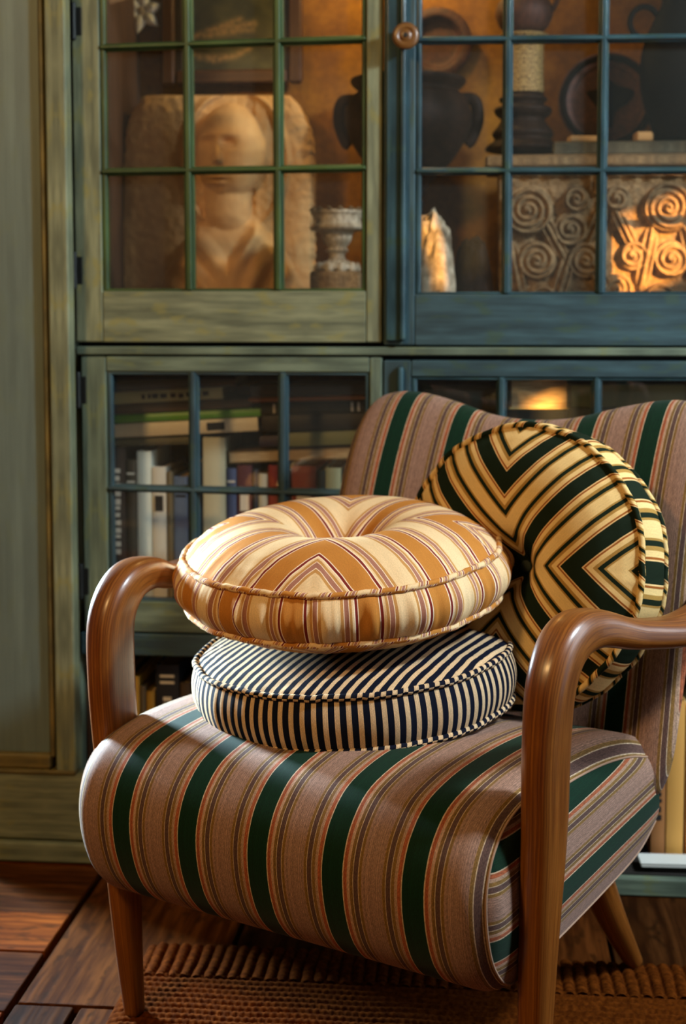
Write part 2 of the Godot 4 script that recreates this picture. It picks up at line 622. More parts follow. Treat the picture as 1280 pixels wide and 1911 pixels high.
	for q in [[1.04, 1.178, 0.0, 0.0], [1.178, 1.385, 1.54, 1.71], [1.385, 1.68, 0.0, 0.0], [1.68, 1.782, 1.36, 1.436], [1.782, 1.885, 0.0, 0.0], [1.885, 1.94, 1.70, 1.90], [1.94, 1.98, 0.0, 0.0]]:
		var zc: float = (q[0] + q[1]) * 0.5
		var zw: float = q[1] - q[0] + 0.001
		if q[2] == 0.0:
			sh.box(Vector3(1.565, 1.645, zc), Vector3(0.03, 0.61, zw), 0.0)
		else:
			sh.box(Vector3(1.565, (1.34 + q[2]) * 0.5, zc), Vector3(0.03, q[2] - 1.34, zw), 0.0)
			sh.box(Vector3(1.565, (1.95 + q[3]) * 0.5, zc), Vector3(0.03, 1.95 - q[3], zw), 0.0)
	setting("window_3", sh, M.shelf, "small window with half-closed wooden shutters")
	setting("wall_front", MB.new().box(Vector3(-0.2, 1.375, 4.35), Vector3(3.7, 2.75, 0.10), 0.0), M.room, "plain plastered wall behind the viewer")
	setting("ceiling", MB.new().box(Vector3(-0.2, 2.80, 1.55), Vector3(3.8, 0.10, 5.8), 0.0), M.ceiling, "plain plastered ceiling")

	# warm ceiling lamp behind and to the left of the viewer
	var lamp_at := Vector3(-1.30, 2.25, 2.30)
	var lamp := thing("ceiling_lamp", "round paper pendant lamp hanging behind the viewer", "lamp", lamp_at + Vector3(0, -0.2, 0))
	var globe := MB.new().lathe([Vector2(0.0, -0.19), Vector2(0.10, -0.165), Vector2(0.19, 0.0), Vector2(0.10, 0.165), Vector2(0.03, 0.19)], Vector3(0, 0.2, 0), 32, 24)
	part(lamp, "lamp_shade", globe, M.shade)
	part(lamp, "cord", MB.new().box(Vector3(0, 0.545, 0), Vector3(0.008, 0.31, 0.008), 0.002), M.iron)
	var w := OmniLight3D.new()
	w.name = "lamp_light"
	w.position = lamp_at
	w.light_color = Color(1.0, 0.80, 0.52)
	w.light_energy = 2.7
	w.light_size = 0.16
	w.omni_range = 12.0
	w.omni_attenuation = 2.0
	w.shadow_enabled = true
	add_child(w)


func hole_wall(mb: MB, _along_z: bool, x: float, z0: float, z1: float, h0: float, h1: float, y0: float, y1: float) -> void:
	mb.box(Vector3(x, 1.375, (z0 + h0) * 0.5), Vector3(0.10, 2.75, h0 - z0), 0.0)
	mb.box(Vector3(x, 1.375, (h1 + z1) * 0.5), Vector3(0.10, 2.75, z1 - h1), 0.0)
	mb.box(Vector3(x, y0 * 0.5, (h0 + h1) * 0.5), Vector3(0.10, y0, h1 - h0), 0.0)
	mb.box(Vector3(x, (y1 + 2.75) * 0.5, (h0 + h1) * 0.5), Vector3(0.10, 2.75 - y1, h1 - h0), 0.0)


func make_window(called: String, x: float, z0: float, z1: float, y0: float, y1: float) -> void:
	var f := MB.new()
	var zm := (z0 + z1) * 0.5
	var ym := (y0 + y1) * 0.5
	for z in [z0 + 0.025, z1 - 0.025]:
		f.box(Vector3(x, ym, z), Vector3(0.05, y1 - y0, 0.05), 0.004)
	for y in [y0 + 0.025, y1 - 0.025]:
		f.box(Vector3(x, y, zm), Vector3(0.05, 0.05, z1 - z0 - 0.1), 0.004)
	f.box(Vector3(x, ym, zm), Vector3(0.03, y1 - y0 - 0.1, 0.025), 0.004)
	f.box(Vector3(x, ym, zm), Vector3(0.028, 0.025, z1 - z0 - 0.1), 0.004)
	var w := setting(called, f, M.frame_white, "painted wooden window with four panes")
	for a in [-1, 1]:
		for b in [-1, 1]:
			part(w, "pane", MB.new().box(Vector3(x, ym + b * (y1 - y0) * 0.237, zm + a * (z1 - z0) * 0.23), Vector3(0.004, (y1 - y0) * 0.43, (z1 - z0) * 0.42), 0.0), M.glass)


func plank(parent: Node3D, x0: float, x1: float, z0: float, z1: float, k: int) -> void:
	var g := 0.0022
	var b := Basis(Vector3.FORWARD, rng.randf_range(-0.004, 0.004)) * Basis(Vector3.RIGHT, rng.randf_range(-0.002, 0.002))
	var s := Vector3(x1 - x0 - g * 2.0, 0.022, z1 - z0 - g * 2.0)
	var mb := MB.new().box(Vector3((x0 + x1) * 0.5, -0.0125 + rng.randf_range(-0.0012, 0.0008), (z0 + z1) * 0.5), s, 0.003, b, Vector2(rng.randf() * 3.0, rng.randf() * 3.0))
	part(parent, "plank", mb, M.floor[k % M.floor.size()])


func make_floor() -> void:
	var fl := setting("floor", MB.new().box(Vector3(-0.2, -0.06, 1.55), Vector3(3.8, 0.06, 5.8), 0.0), M.sub, "old worn brown plank floor")
	# boards run across at the left, lengthwise elsewhere
	var z := -1.2
	var k := 0
	while z < 3.2:
		var w: float = [0.145, 0.19, 0.16, 0.21][k % 4]
		plank(fl, -2.0, -0.672, z, z + w, [4, 0, 2, 0, 1][k % 5])
		z += w
		k += 1
	# first broad board, cut short at the front
	plank(fl, -0.668, -0.385, -0.06, 0.515, 2)
	plank(fl, -0.668, -0.575, 0.52, 1.35, 3)
	plank(fl, -0.571, -0.385, 0.52, 1.5, 2)
	var x := -0.381
	k = 0
	while x < 1.5:
		var w: float = [0.19, 0.235, 0.17, 0.22][k % 4]
		var cut: float = [0.62, 0.40, 0.95, 0.7][k % 4]
		plank(fl, x, minf(x + w, 1.5), -0.06, cut, [3, 0, 1, 3, 2][k % 5])
		plank(fl, x, minf(x + w, 1.5), cut, 2.0, [1, 3, 0, 2][k % 4])
		x += w
		k += 1


# ================================================================ cabinet
func bar(mb: MB, a: Vector3, b: Vector3, w: float, d: float, bev := 0.003) -> void:
	var dir := (b - a)
	var y := dir.normalized()
	var zz := Vector3(0, 0, 1)
	var x := y.cross(zz).normalized()
	mb.box((a + b) * 0.5, Vector3(w, dir.length(), d), bev, Basis(x, y, x.cross(y)), Vector2(rng.randf() * 2.0, rng.randf() * 2.0))


# glazing bar: a moulded strip, rounded in front
func muntin(parent: Node3D, a: Vector3, b: Vector3, w: float, m: Material) -> void:
	var mb := MB.new()
	bar(mb, a + Vector3(0, 0, -0.013), b + Vector3(0, 0, -0.013), w, 0.014, 0.002)
	bar(mb, a + Vector3(0, 0, -0.003), b + Vector3(0, 0, -0.003), w * 0.62, 0.010, 0.0035)
	part(parent, "muntin", mb, m)


func at2(p: Array, z: float) -> Vector3:
	return at(p[0], p[1], z)


# a glazed door; rows and columns are the middle lines of the bars in the photograph
func glazed_door(cab: Node3D, x0: float, x1: float, y0: float, y1: float, gx0: float, gx1: float, gy0: float, gy1: float, cols: Array, rows: Array, m: Material, mm: Material) -> Node3D:
	var z := CAB_Z
	var d := Node3D.new()
	d.name = "door"
	cab.add_child(d, true)
	var off := func(): return Vector2(rng.randf() * 2.0, rng.randf() * 2.0)
	part(d, "stile", MB.new().box(Vector3((x0 + gx0) * 0.5, (y0 + y1) * 0.5, z - 0.014), Vector3(gx0 - x0, y1 - y0, 0.028), 0.003, Basis.IDENTITY, off.call()), m)
	part(d, "stile", MB.new().box(Vector3((x1 + gx1) * 0.5, (y0 + y1) * 0.5, z - 0.014), Vector3(x1 - gx1, y1 - y0, 0.028), 0.003, Basis.IDENTITY, off.call()), m)
	part(d, "rail", MB.new().box(Vector3((gx0 + gx1) * 0.5, (y0 + gy0) * 0.5, z - 0.0145), Vector3(gx1 - gx0, gy0 - y0, 0.028), 0.002, Basis.IDENTITY, off.call()), m)
	part(d, "rail", MB.new().box(Vector3((gx0 + gx1) * 0.5, (y1 + gy1) * 0.5, z - 0.0145), Vector3(gx1 - gx0, y1 - gy1, 0.028), 0.002, Basis.IDENTITY, off.call()), m)
	# bead round the glass
	var bd := MB.new()
	bd.box(Vector3(gx0 + 0.005, (gy0 + gy1) * 0.5, z - 0.011), Vector3(0.011, gy1 - gy0, 0.016), 0.004)
	bd.box(Vector3(gx1 - 0.004, (gy0 + gy1) * 0.5, z - 0.012), Vector3(0.008, gy1 - gy0, 0.016), 0.003)
	bd.box(Vector3((gx0 + gx1) * 0.5, gy0 + 0.002, z - 0.012), Vector3(gx1 - gx0, 0.005, 0.016), 0.002)
	bd.box(Vector3((gx0 + gx1) * 0.5, gy1 - 0.003, z - 0.012), Vector3(gx1 - gx0, 0.006, 0.016), 0.002)
	part(d, "bead", bd, mm)
	for c in cols:
		muntin(d, Vector3(c[0], gy0, z), Vector3(c[1], gy1, z), 0.0185, mm)
	for r in rows:
		muntin(d, Vector3(gx0, r[0], z + 0.001), Vector3(gx1, r[1], z + 0.001), 0.0135, mm)
	var xs := [gx0]
	for c in cols:
		xs.append((c[0] + c[1]) * 0.5)
	xs.append(gx1)
	var ys := [gy0]
	for r in rows:
		ys.append((r[0] + r[1]) * 0.5)
	ys.append(gy1)
	for i in xs.size() - 1:
		for j in ys.size() - 1:
			var w: float = xs[i + 1] - xs[i]
			var h: float = ys[j + 1] - ys[j]
			var tilt := Basis(Vector3.UP, rng.randf_range(-0.006, 0.006)) * Basis(Vector3.RIGHT, rng.randf_range(-0.006, 0.006))
			part(d, "pane", MB.new().box(Vector3(xs[i] + w * 0.5, ys[j] + h * 0.5, z - 0.022), Vector3(w - 0.002, h - 0.002, 0.003), 0.0, tilt), M.glass)
	return d


func yrow(y: float, z: float, px := 640.0) -> float:
	return at(px, y, z).y


func hinge(door: Node3D, p: Vector3) -> void:
	var mb := MB.new().lathe([Vector2(0.0, -0.034), Vector2(0.004, -0.033), Vector2(0.0055, -0.028), Vector2(0.005, 0.0), Vector2(0.0055, 0.028), Vector2(0.004, 0.033), Vector2(0.0, 0.034)], p, 12, 18)
	mb.box(p + Vector3(0.008, 0, -0.003), Vector3(0.014, 0.05, 0.004), 0.001)
	part(door, "hinge", mb, M.iron)


func make_cabinet() -> void:
	var z := CAB_Z
	var cab := thing("display_cabinet", "tall old green-painted display cabinet with glazed doors behind the armchair", "cabinet", Vector3.ZERO)
	var left: float = at(141.0, 600.0, z).x
	var right := 0.665
	var top := 1.90
	# carcass
	part(cab, "side_panel", MB.new().box(Vector3(left - 0.012, 0.97, z - 0.255), Vector3(0.018, 1.86, 0.49), 0.002), M.paint)
	part(cab, "side_panel", MB.new().box(Vector3(right + 0.012, 0.97, z - 0.255), Vector3(0.018, 1.86, 0.49), 0.002), M.paint)
	part(cab, "side_lining", MB.new().box(Vector3(left + 0.001, 0.98, z - 0.27), Vector3(0.006, 1.80, 0.46), 0.001), M.shelf)
	part(cab, "back_panel", MB.new().box(Vector3((left + right) * 0.5, 0.97, z - 0.505), Vector3(right - left, 1.86, 0.012), 0.0), M.ochre)
	var y_mid: float = yrow(646, z)
	var y_mid2: float = yrow(664, z)
	part(cab, "shelf", MB.new().box(Vector3((left + right) * 0.5, 0.982, z - 0.265), Vector3(right - left, 0.024, 0.46), 0.002), M.shelf)
	part(cab, "mid_rail", MB.new().box(Vector3((left + right) * 0.5, (y_mid + y_mid2) * 0.5 - 0.0005, z - 0.012), Vector3(right - left, y_mid - y_mid2 - 0.002, 0.030), 0.003), M.paint)
	part(cab, "backing_strip", MB.new().box(Vector3((left + right) * 0.5, (y_mid + y_mid2) * 0.5, z - 0.04), Vector3(right - left, 0.06, 0.018), 0.001), M.dark)
	# upper doors
	var sx: float = at(714.0, 600.0, z).x
	var gy0: float = yrow(543.0, z, 430.0)
	var y0: float = yrow(639.0, z, 430.0)
	var gl: float = at(188.0, 320.0, z).x
	var gr: float = at(683.0, 320.0, z).x
	var y_top := 1.80
	var gy1 := 1.71
	var d1 := glazed_door(cab, left, sx - 0.001, y0, y_top, gl, gr, gy0, gy1,
		[[at(353, 541, z).x, at(347, 0, z).x], [at(519, 541, z).x, at(517, 0, z).x]],
		[[at(183, 320.5, z).y, at(683, 312.5, z).y], [at(180, 88, z).y, at(683, 71, z).y]], M.paint_olive, M.paint_green)
	hinge(d1, at(139.0, 505.0, z) + Vector3(0, 0, 0.002))
	hinge(d1, at(137.0, 40.0, z) + Vector3(0, 0, 0.002))
	var gl2: float = at(775.0, 320.0, z).x
	var gy0r: float = yrow(549.0, z, 1000.0)
	var d2 := glazed_door(cab, sx + 0.001, right, yrow(645.0, z, 1000.0), y_top, gl2, right - 0.06, gy0r, gy1,
		[[at(945, 541, z).x, at(948, 0, z).x], [at(1121, 541, z).x, at(1128, 0, z).x], [0.425, 0.427]],
		[[at(776, 319, z).y, at(1280, 316, z).y - 0.003], [at(776, 74, z).y, at(1280, 70.5, z).y]], M.paint_teal, M.teal_gloss)
	# astragal: the rounded strip that covers the joint of the doors
	var ax: float = at(751.0, 500.0, z).x
	var ast := MB.new()
	ast.box(Vector3(ax - 0.016, (y0 + y_top) * 0.5, z + 0.004), Vector3(0.028, y_top - y0 - 0.004, 0.012), 0.004)
	ast.box(Vector3(ax + 0.0005, (y0 + y_top) * 0.5, z + 0.007), Vector3(0.013, y_top - y0 - 0.004, 0.020), 0.006)
	part(d2, "astragal", ast, M.teal_gloss)
	# turned wooden knob with a keyhole
	var kp := at(757.0, 67.0, z + 0.035)
	var kb := Basis(Vector3.RIGHT, PI / 2)
	var kn := MB.new().lathe([Vector2(0.009, -0.036), Vector2(0.011, -0.02), Vector2(0.021, -0.008), Vector2(0.0232, 0.0), Vector2(0.021, 0.006), Vector2(0.015, 0.008), Vector2(0.011, 0.006), Vector2(0.007, 0.0085), Vector2(0.0, 0.0095)], kp, 32, 40, kb)
	part(d2, "knob", kn, M.knob)
	part(d2, "keyhole", MB.new().lathe([Vector2(0.0, 0.0112), Vector2(0.003, 0.0111), Vector2(0.0042, 0.0098), Vector2(0.0042, 0.004)], kp, 16, 8, kb), M.dark)
	# lower doors
	var ly1: float = yrow(666.0, z, 430.0)
	var lgy1: float = yrow(694.0, z, 430.0)
	var lgy0: float = yrow(1124.0, z, 330.0)
	var ly0: float = yrow(1181.0, z, 330.0)
	var lx0: float = at(152.0, 800.0, z).x
	var d3 := glazed_door(cab, lx0, sx - 0.001, ly0, ly1, at(199.0, 800.0, z).x, at(689.0, 800.0, z).x, lgy0, lgy1,
		[[at(362, 1100, z).x, at(359, 700, z).x], [at(527, 1000, z).x, at(527, 700, z).x]],
		[[at(196, 911, z).y, at(683, 923, z).y]], M.paint, M.paint_teal)
	hinge(d3, at(146.0, 728.0, z) + Vector3(0, 0, 0.002))
	hinge(d3, at(151.0, 1085.0, z) + Vector3(0, 0, 0.002))
	var d4 := glazed_door(cab, sx + 0.001, right, ly0, yrow(673.0, z, 1000.0), gl2 - 0.006, right - 0.06, lgy0, yrow(704.0, z, 1000.0),
		[[at(935, 720, z).x, at(936, 700, z).x], [at(1113, 720, z).x, at(1114, 700, z).x], [0.425, 0.425]],
		[[at(900, 918, z).y, at(1280, 921, z).y]], M.paint_teal, M.teal_gloss)
	var as2 := MB.new().box(Vector3(ax - 0.003, (ly0 + ly1) * 0.5 - 0.004, z + 0.005), Vector3(0.012, ly1 - ly0 - 0.02, 0.016), 0.005)
	part(d4, "astragal", as2, M.teal_gloss)
	# fascia, open bottom shelf, plinth
	var fy1: float = yrow(1184.0, z, 330.0)
	var fy0: float = yrow(1226.0, z, 330.0)
	part(cab, "fascia", MB.new().box(Vector3((left + right) * 0.5, (fy0 + fy1) * 0.5, z - 0.014), Vector3(right - left, fy1 - fy0, 0.028), 0.003), M.paint_teal)
	part(cab, "shelf", MB.new().box(Vector3((left + right) * 0.5, lgy0 - 0.028, z - 0.265), Vector3(right - left, 0.022, 0.46), 0.002), M.shelf)
	var py := 0.034
	part(cab, "bottom_board", MB.new().box(Vector3((left + 0.16 + right) * 0.5, py - 0.004, z - 0.205), Vector3(right - left - 0.16, 0.008, 0.59), 0.001), M.dark)
	part(cab, "bottom_board", MB.new().box(Vector3(left + 0.08, py - 0.004, z - 0.24), Vector3(0.16, 0.008, 0.46), 0.001), M.dark)
	part(cab, "plinth", MB.new().box(Vector3((left + 0.16 + right) * 0.5, 0.016, z + 0.101), Vector3(right - left - 0.16, 0.032, 0.018), 0.003), M.paint)
	part(cab, "top_board", MB.new().box(Vector3((left + right) * 0.5, top - 0.012, z - 0.25), Vector3(right - left, 0.024, 0.5), 0.002), M.paint)
	part(cab, "top_rail", MB.new().box(Vector3((left + right) * 0.5, (y_top + top) * 0.5, z - 0.013), Vector3(right - left, top - y_top - 0.002, 0.026), 0.003), M.paint_teal)
	# small warm lamp under the top of the cabinet
	var lp := Vector3(-0.17, 1.80, z - 0.33)
	var bulb := thing("cabinet_lamp", "small warm bulb under the top of the cabinet", "lamp", lp)
	part(bulb, "bulb", MB.new().lathe([Vector2(0.0, -0.034), Vector2(0.017, -0.028), Vector2(0.024, -0.01), Vector2(0.018, 0.012), Vector2(0.011, 0.026), Vector2(0.0, 0.028)], Vector3.ZERO, 20, 24), M.bulb)
	part(bulb, "socket", MB.new().lathe([Vector2(0.012, 0.022), Vector2(0.014, 0.03), Vector2(0.014, 0.07), Vector2(0.0, 0.076)], Vector3.ZERO, 16, 12), M.iron)
	var o := OmniLight3D.new()
	o.name = "cabinet_light"
	o.position = lp
	o.light_color = Color(1.0, 0.84, 0.52)
	o.light_energy = 0.13
	o.light_size = 0.02
	o.omni_range = 4.0
	o.omni_attenuation = 2.0
	o.shadow_enabled = true
	add_child(o)


# ================================================================ rug
func make_rug() -> void:
	var x0 := -0.515
	var x1 := 0.95
	var z0 := 0.318
	var z1 := 1.15
	var rug := thing("jute_rug", "brown ribbed woven jute rug under the armchair", "rug", Vector3((x0 + x1) * 0.5, 0.0, (z0 + z1) * 0.5))
	var o := Vector3((x0 + x1) * 0.5, 0.0, (z0 + z1) * 0.5)
	var n := noise(201, 6.0, 2)
	var strip := 0.115
	var hx := func(x: float, z: float) -> float:
		# cords that run towards the viewer, bumpy with the weave
		var p := absf(sin(PI * (x + 0.004 * n.get_noise_2d(x * 0.5, z)) / 0.0185))
		return 0.003 + 0.0085 * sqrt(p) + 0.0012 * sin(z / 0.0042 * TAU * 0.5 + floorf(x / 0.0185) * 2.2)
	var hz := func(x: float, z: float) -> float:
		var p := absf(sin(PI * (z + 0.003 * n.get_noise_2d(x, z * 0.5)) / 0.0155))
		return 0.003 + 0.0075 * sqrt(p) + 0.0009 * sin(x / 0.0055 * TAU * 0.5 + floorf(z / 0.0155) * 2.6)
	var edge := func(u: float) -> float:
		return sqrt(clampf(minf(u, 1.0 - u) * 60.0, 0.0, 1.0))
	var a := MB.new()
	a.surf(func(u: float, v: float) -> Vector3:
		var x := lerpf(x0, x1, u)
		var zz := lerpf(z0, z0 + strip, v)
		return Vector3(x, hx.call(x, zz) * edge.call(u) * sqrt(clampf(v * 12.0, 0.0, 1.0)), zz) - o,
		func(u: float, v: float) -> Vector2: return Vector2(u * 1.4, v * 0.12), 820, 44, false, false, -1.0)
	var e := part(rug, "border_ribs", a, M.rug)
	e.set_meta("kind", "stuff")
	var b := MB.new()
	b.surf(func(u: float, v: float) -> Vector3:
		var x := lerpf(x0 - 0.004, x1, u)
		var zz := lerpf(z0 + strip - 0.004, z1, v)
		return Vector3(x, hz.call(x, zz) * edge.call(u), zz) - o,
		func(u: float, v: float) -> Vector2: return Vector2(v * 0.7, u * 1.4), 420, 260, false, false, -1.0)
	e = part(rug, "woven_ribs", b, M.rug)
	e.set_meta("kind", "stuff")
	part(rug, "backing", MB.new().box(Vector3(0, 0.0016, 0), Vector3(x1 - x0 - 0.01, 0.003, z1 - z0 - 0.01), 0.001), M.sub)


# ================================================================ armchair
const STRIPE := 0.1089
const STRIPE_AT := -0.2257

# side outline of the seat, from the rear underside round the front to the rear of the top (z, y)
var seat_outline := [Vector2(-0.575, 0.262), Vector2(-0.50, 0.235), Vector2(-0.35, 0.222), Vector2(-0.20, 0.215), Vector2(-0.10, 0.212), Vector2(-0.060, 0.219), Vector2(-0.026, 0.252), Vector2(-0.007, 0.294),
	Vector2(0.0, 0.337), Vector2(-0.005, 0.371), Vector2(-0.022, 0.402), Vector2(-0.055, 0.427), Vector2(-0.107, 0.440), Vector2(-0.174, 0.446), Vector2(-0.27, 0.446), Vector2(-0.38, 0.437), Vector2(-0.48, 0.418), Vector2(-0.565, 0.390)]


func make_chair() -> void:
	var ch := thing("armchair", "mid-century armchair in striped green and mauve upholstery with bent wooden arms", "armchair", CHAIR_AT, chair_basis)
	var outline := seat_outline
	var mid := Vector2(-0.30, 0.335)
	var W := 0.292
	# wrap: top, front and underside in one cloth, rolled in a little at both ends
	var shell := func(u: float, v: float) -> Vector3:
		var q := MB.cr2(outline, v)
		var t := u * 2.0 - 1.0
		var x := lerpf(-W - 0.038, W, u)
		var rad := 0.046 if x < 0.0 else 0.026
		var e := maxf(0.0, (absf(x) - ((W + 0.038 if x < 0.0 else W) - rad)) / rad)
		var inset := (0.019 if x < 0.0 else 0.010 + 0.020 * smoothstep(-0.10, -0.22, q.x) * smoothstep(0.34, 0.40, q.y)) * e * e
		var dir := (q - mid)
		dir = Vector2(dir.x * 0.25, dir.y).normalized()
		q -= dir * inset
		q.x -= (0.020 if x < 0.0 else 0.010) * e * e * smoothstep(-0.2, -0.05, q.x)
		# gentle crown of the stuffing
		q.y += 0.003 * (1.0 - t * t) * smoothstep(0.40, 0.45, q.y) * smoothstep(-0.60, -0.3, q.x) * 0.8
		return Vector3(x, q.y, q.x)
	var lens: float = 0.0
	for i in 80:
		lens += (MB.cr2(outline, (i + 1) / 80.0) - MB.cr2(outline, i / 80.0)).length()
	var uvs := func(u: float, v: float) -> Vector2:
		return Vector2((lerpf(-W - 0.038, W, u) - STRIPE_AT) / STRIPE, v * lens / 0.22)
	var seat := part(ch, "seat", MB.new().surf(shell, uvs, 64, 96, false, false, -1.0), M.chair)
	# side panels with the cloth running front to back, and a cord in the seam
	for s in [-1.0, 1.0]:
		var side := MB.new()
		side.surf(func(u: float, v: float) -> Vector3:
			var p: Vector3 = shell.call(1.0 if s > 0 else 0.0, u)
			var k := v
			var c := Vector3(p.x, mid.y, lerpf(mid.x, p.z, 0.9))
			var q := p.lerp(c, 1.0 - k)
			q.x += s * 0.012 * (1.0 - pow(k, 3.0)) + s * 0.001
			return q,
			func(u: float, v: float) -> Vector2:
				var p: Vector3 = shell.call(1.0, u)
				var yy := lerpf(mid.y, p.y, v)
				var zz := lerpf(lerpf(mid.x, p.z, 0.9), p.z, v)
				return Vector2((yy - 0.281 + 0.05 * (zz + 0.03)) / STRIPE, zz / 0.22),
			96, 14, false, false, -s)
		part(ch, "side_panel", side, M.chair)
		var pts := []
		for i in 49:
			pts.append((shell.call(1.0 if s > 0 else 0.0, i / 48.0) as Vector3) + Vector3(s * 0.001, 0, 0))
		var cord := MB.new().sweep(pts, [0.0016], [0.0016], [Vector3(1, 0, 0)], 8, 120)
		part(ch, "seam_cord", cord, M.cord)
	# back: reclined slab with two ears and a dip between them
	var r := 0.232
	var bx := Vector3(1, 0, 0)
	var by := Vector3(0, cos(r), -sin(r))
	var bz := Vector3(0, sin(r), cos(r))
	var org := Vector3(0.024, 0.345, -0.553)
	var out := []
	var right_edge := [Vector2(0.0, -0.05), Vector2(0.16, -0.05), Vector2(0.262, -0.04), Vector2(0.294, 0.0), Vector2(0.303, 0.10), Vector2(0.308, 0.25), Vector2(0.309, 0.40), Vector2(0.306, 0.478), Vector2(0.290, 0.530), Vector2(0.258, 0.550), Vector2(0.205, 0.551), Vector2(0.14, 0.537), Vector2(0.07, 0.518), Vector2(0.0, 0.512)]
	for q in right_edge:
		out.append(q)
	for i in range(right_edge.size() - 2, -1, -1):
		out.append(Vector2(-right_edge[i].x, right_edge[i].y))
	var cen := Vector2(0.0, 0.22)
	var thick := 0.030
	var pillow := func(u: float, v: float, front: float) -> Vector3:
		var e := MB.cr2(out, u)
		var s := 1.0 - pow(1.0 - v, 2.2)
		var q := cen.lerp(e, s)
		var d := thick * pow(maxf(0.0, 1.0 - pow(s, 16.0)), 0.5) * front
		# slight hollow between the wings, and the top rolls back
		var dish := 0.020 * pow(absf(q.x) / 0.3, 2.0)
		var roll := -0.055 * pow(clampf((q.y - 0.30) / 0.25, 0.0, 1.0), 2.0)
		return org + bx * q.x + by * q.y + bz * (d + dish + roll - 0.012)
	var buv := func(u: float, v: float) -> Vector2:
		var e := MB.cr2(out, u)
		var s := 1.0 - pow(1.0 - v, 2.2)
		var q := cen.lerp(e, s)
		return Vector2((q.x - STRIPE_AT - 0.004) / STRIPE, q.y / 0.22)
	var bk := MB.new()
	bk.surf(func(u: float, v: float) -> Vector3: return pillow.call(u, v, 1.0), buv, 128, 30, true, false, 1.0)
	part(ch, "backrest", bk, M.chair)
	var br := MB.new()
	br.surf(func(u: float, v: float) -> Vector3: return pillow.call(u, v, -1.0), buv, 128, 30, true, false, -1.0)
	part(ch, "backrest_rear", br, M.chair)
	# bent arms, each in one piece with its front leg
	for s in [-1.0, 1.0]:
		var pts := [Vector3(0.312, 0.012, -0.122), Vector3(0.313, 0.12, -0.112), Vector3(0.318, 0.26, -0.107), Vector3(0.325, 0.40, -0.105), Vector3(0.328, 0.50, -0.101), Vector3(0.331, 0.580, -0.106), Vector3(0.334, 0.622, -0.140), Vector3(0.342, 0.629, -0.195),
			Vector3(0.364, 0.612, -0.265), Vector3(0.392, 0.602, -0.35), Vector3(0.404, 0.604, -0.44), Vector3(0.390, 0.602, -0.53), Vector3(0.348, 0.588, -0.605), Vector3(0.300, 0.584, -0.640)]
		var rgt := [Vector3(1, 0, 0)]
		var ra := [0.0125, 0.0165, 0.020, 0.0215, 0.0225, 0.025, 0.0265, 0.027, 0.029, 0.033, 0.035, 0.032, 0.026, 0.020]
		var rb := [0.0140, 0.0195, 0.027, 0.035, 0.037, 0.034, 0.029, 0.0235, 0.0190, 0.0180, 0.020, 0.019, 0.018, 0.016]
		for i in pts.size():
			pts[i].x *= s
		rgt = [Vector3(1, 0, 0), Vector3(1, 0, 0), Vector3(1, 0, 0), Vector3(1, 0, 0.05 * s), Vector3(1, 0, 0.2 * s), Vector3(1, 0, 0.3 * s)]
		part(ch, "arm", MB.new().sweep(pts, ra, rb, rgt, 36, 110, 2.9), M.wood)
		# splayed rear leg
		var lp := [Vector3(0.214 * s, 0.245, -0.49), Vector3(0.225 * s, 0.12, -0.565), Vector3(0.236 * s, 0.012, -0.645)]
		part(ch, "leg", MB.new().sweep(lp, [0.028, 0.0225, 0.0140], [0.028, 0.0225, 0.0140], [Vector3(1, 0, 0)], 20, 24), M.wood)
	# frame rail under the seat
	var rail := MB.new()
	rail.box(Vector3(0, 0.226, -0.13), Vector3(0.60, 0.022, 0.04), 0.004)
	rail.box(Vector3(0, 0.245, -0.47), Vector3(0.44, 0.024, 0.05), 0.004)
	part(ch, "seat_rail", rail, M.wood)


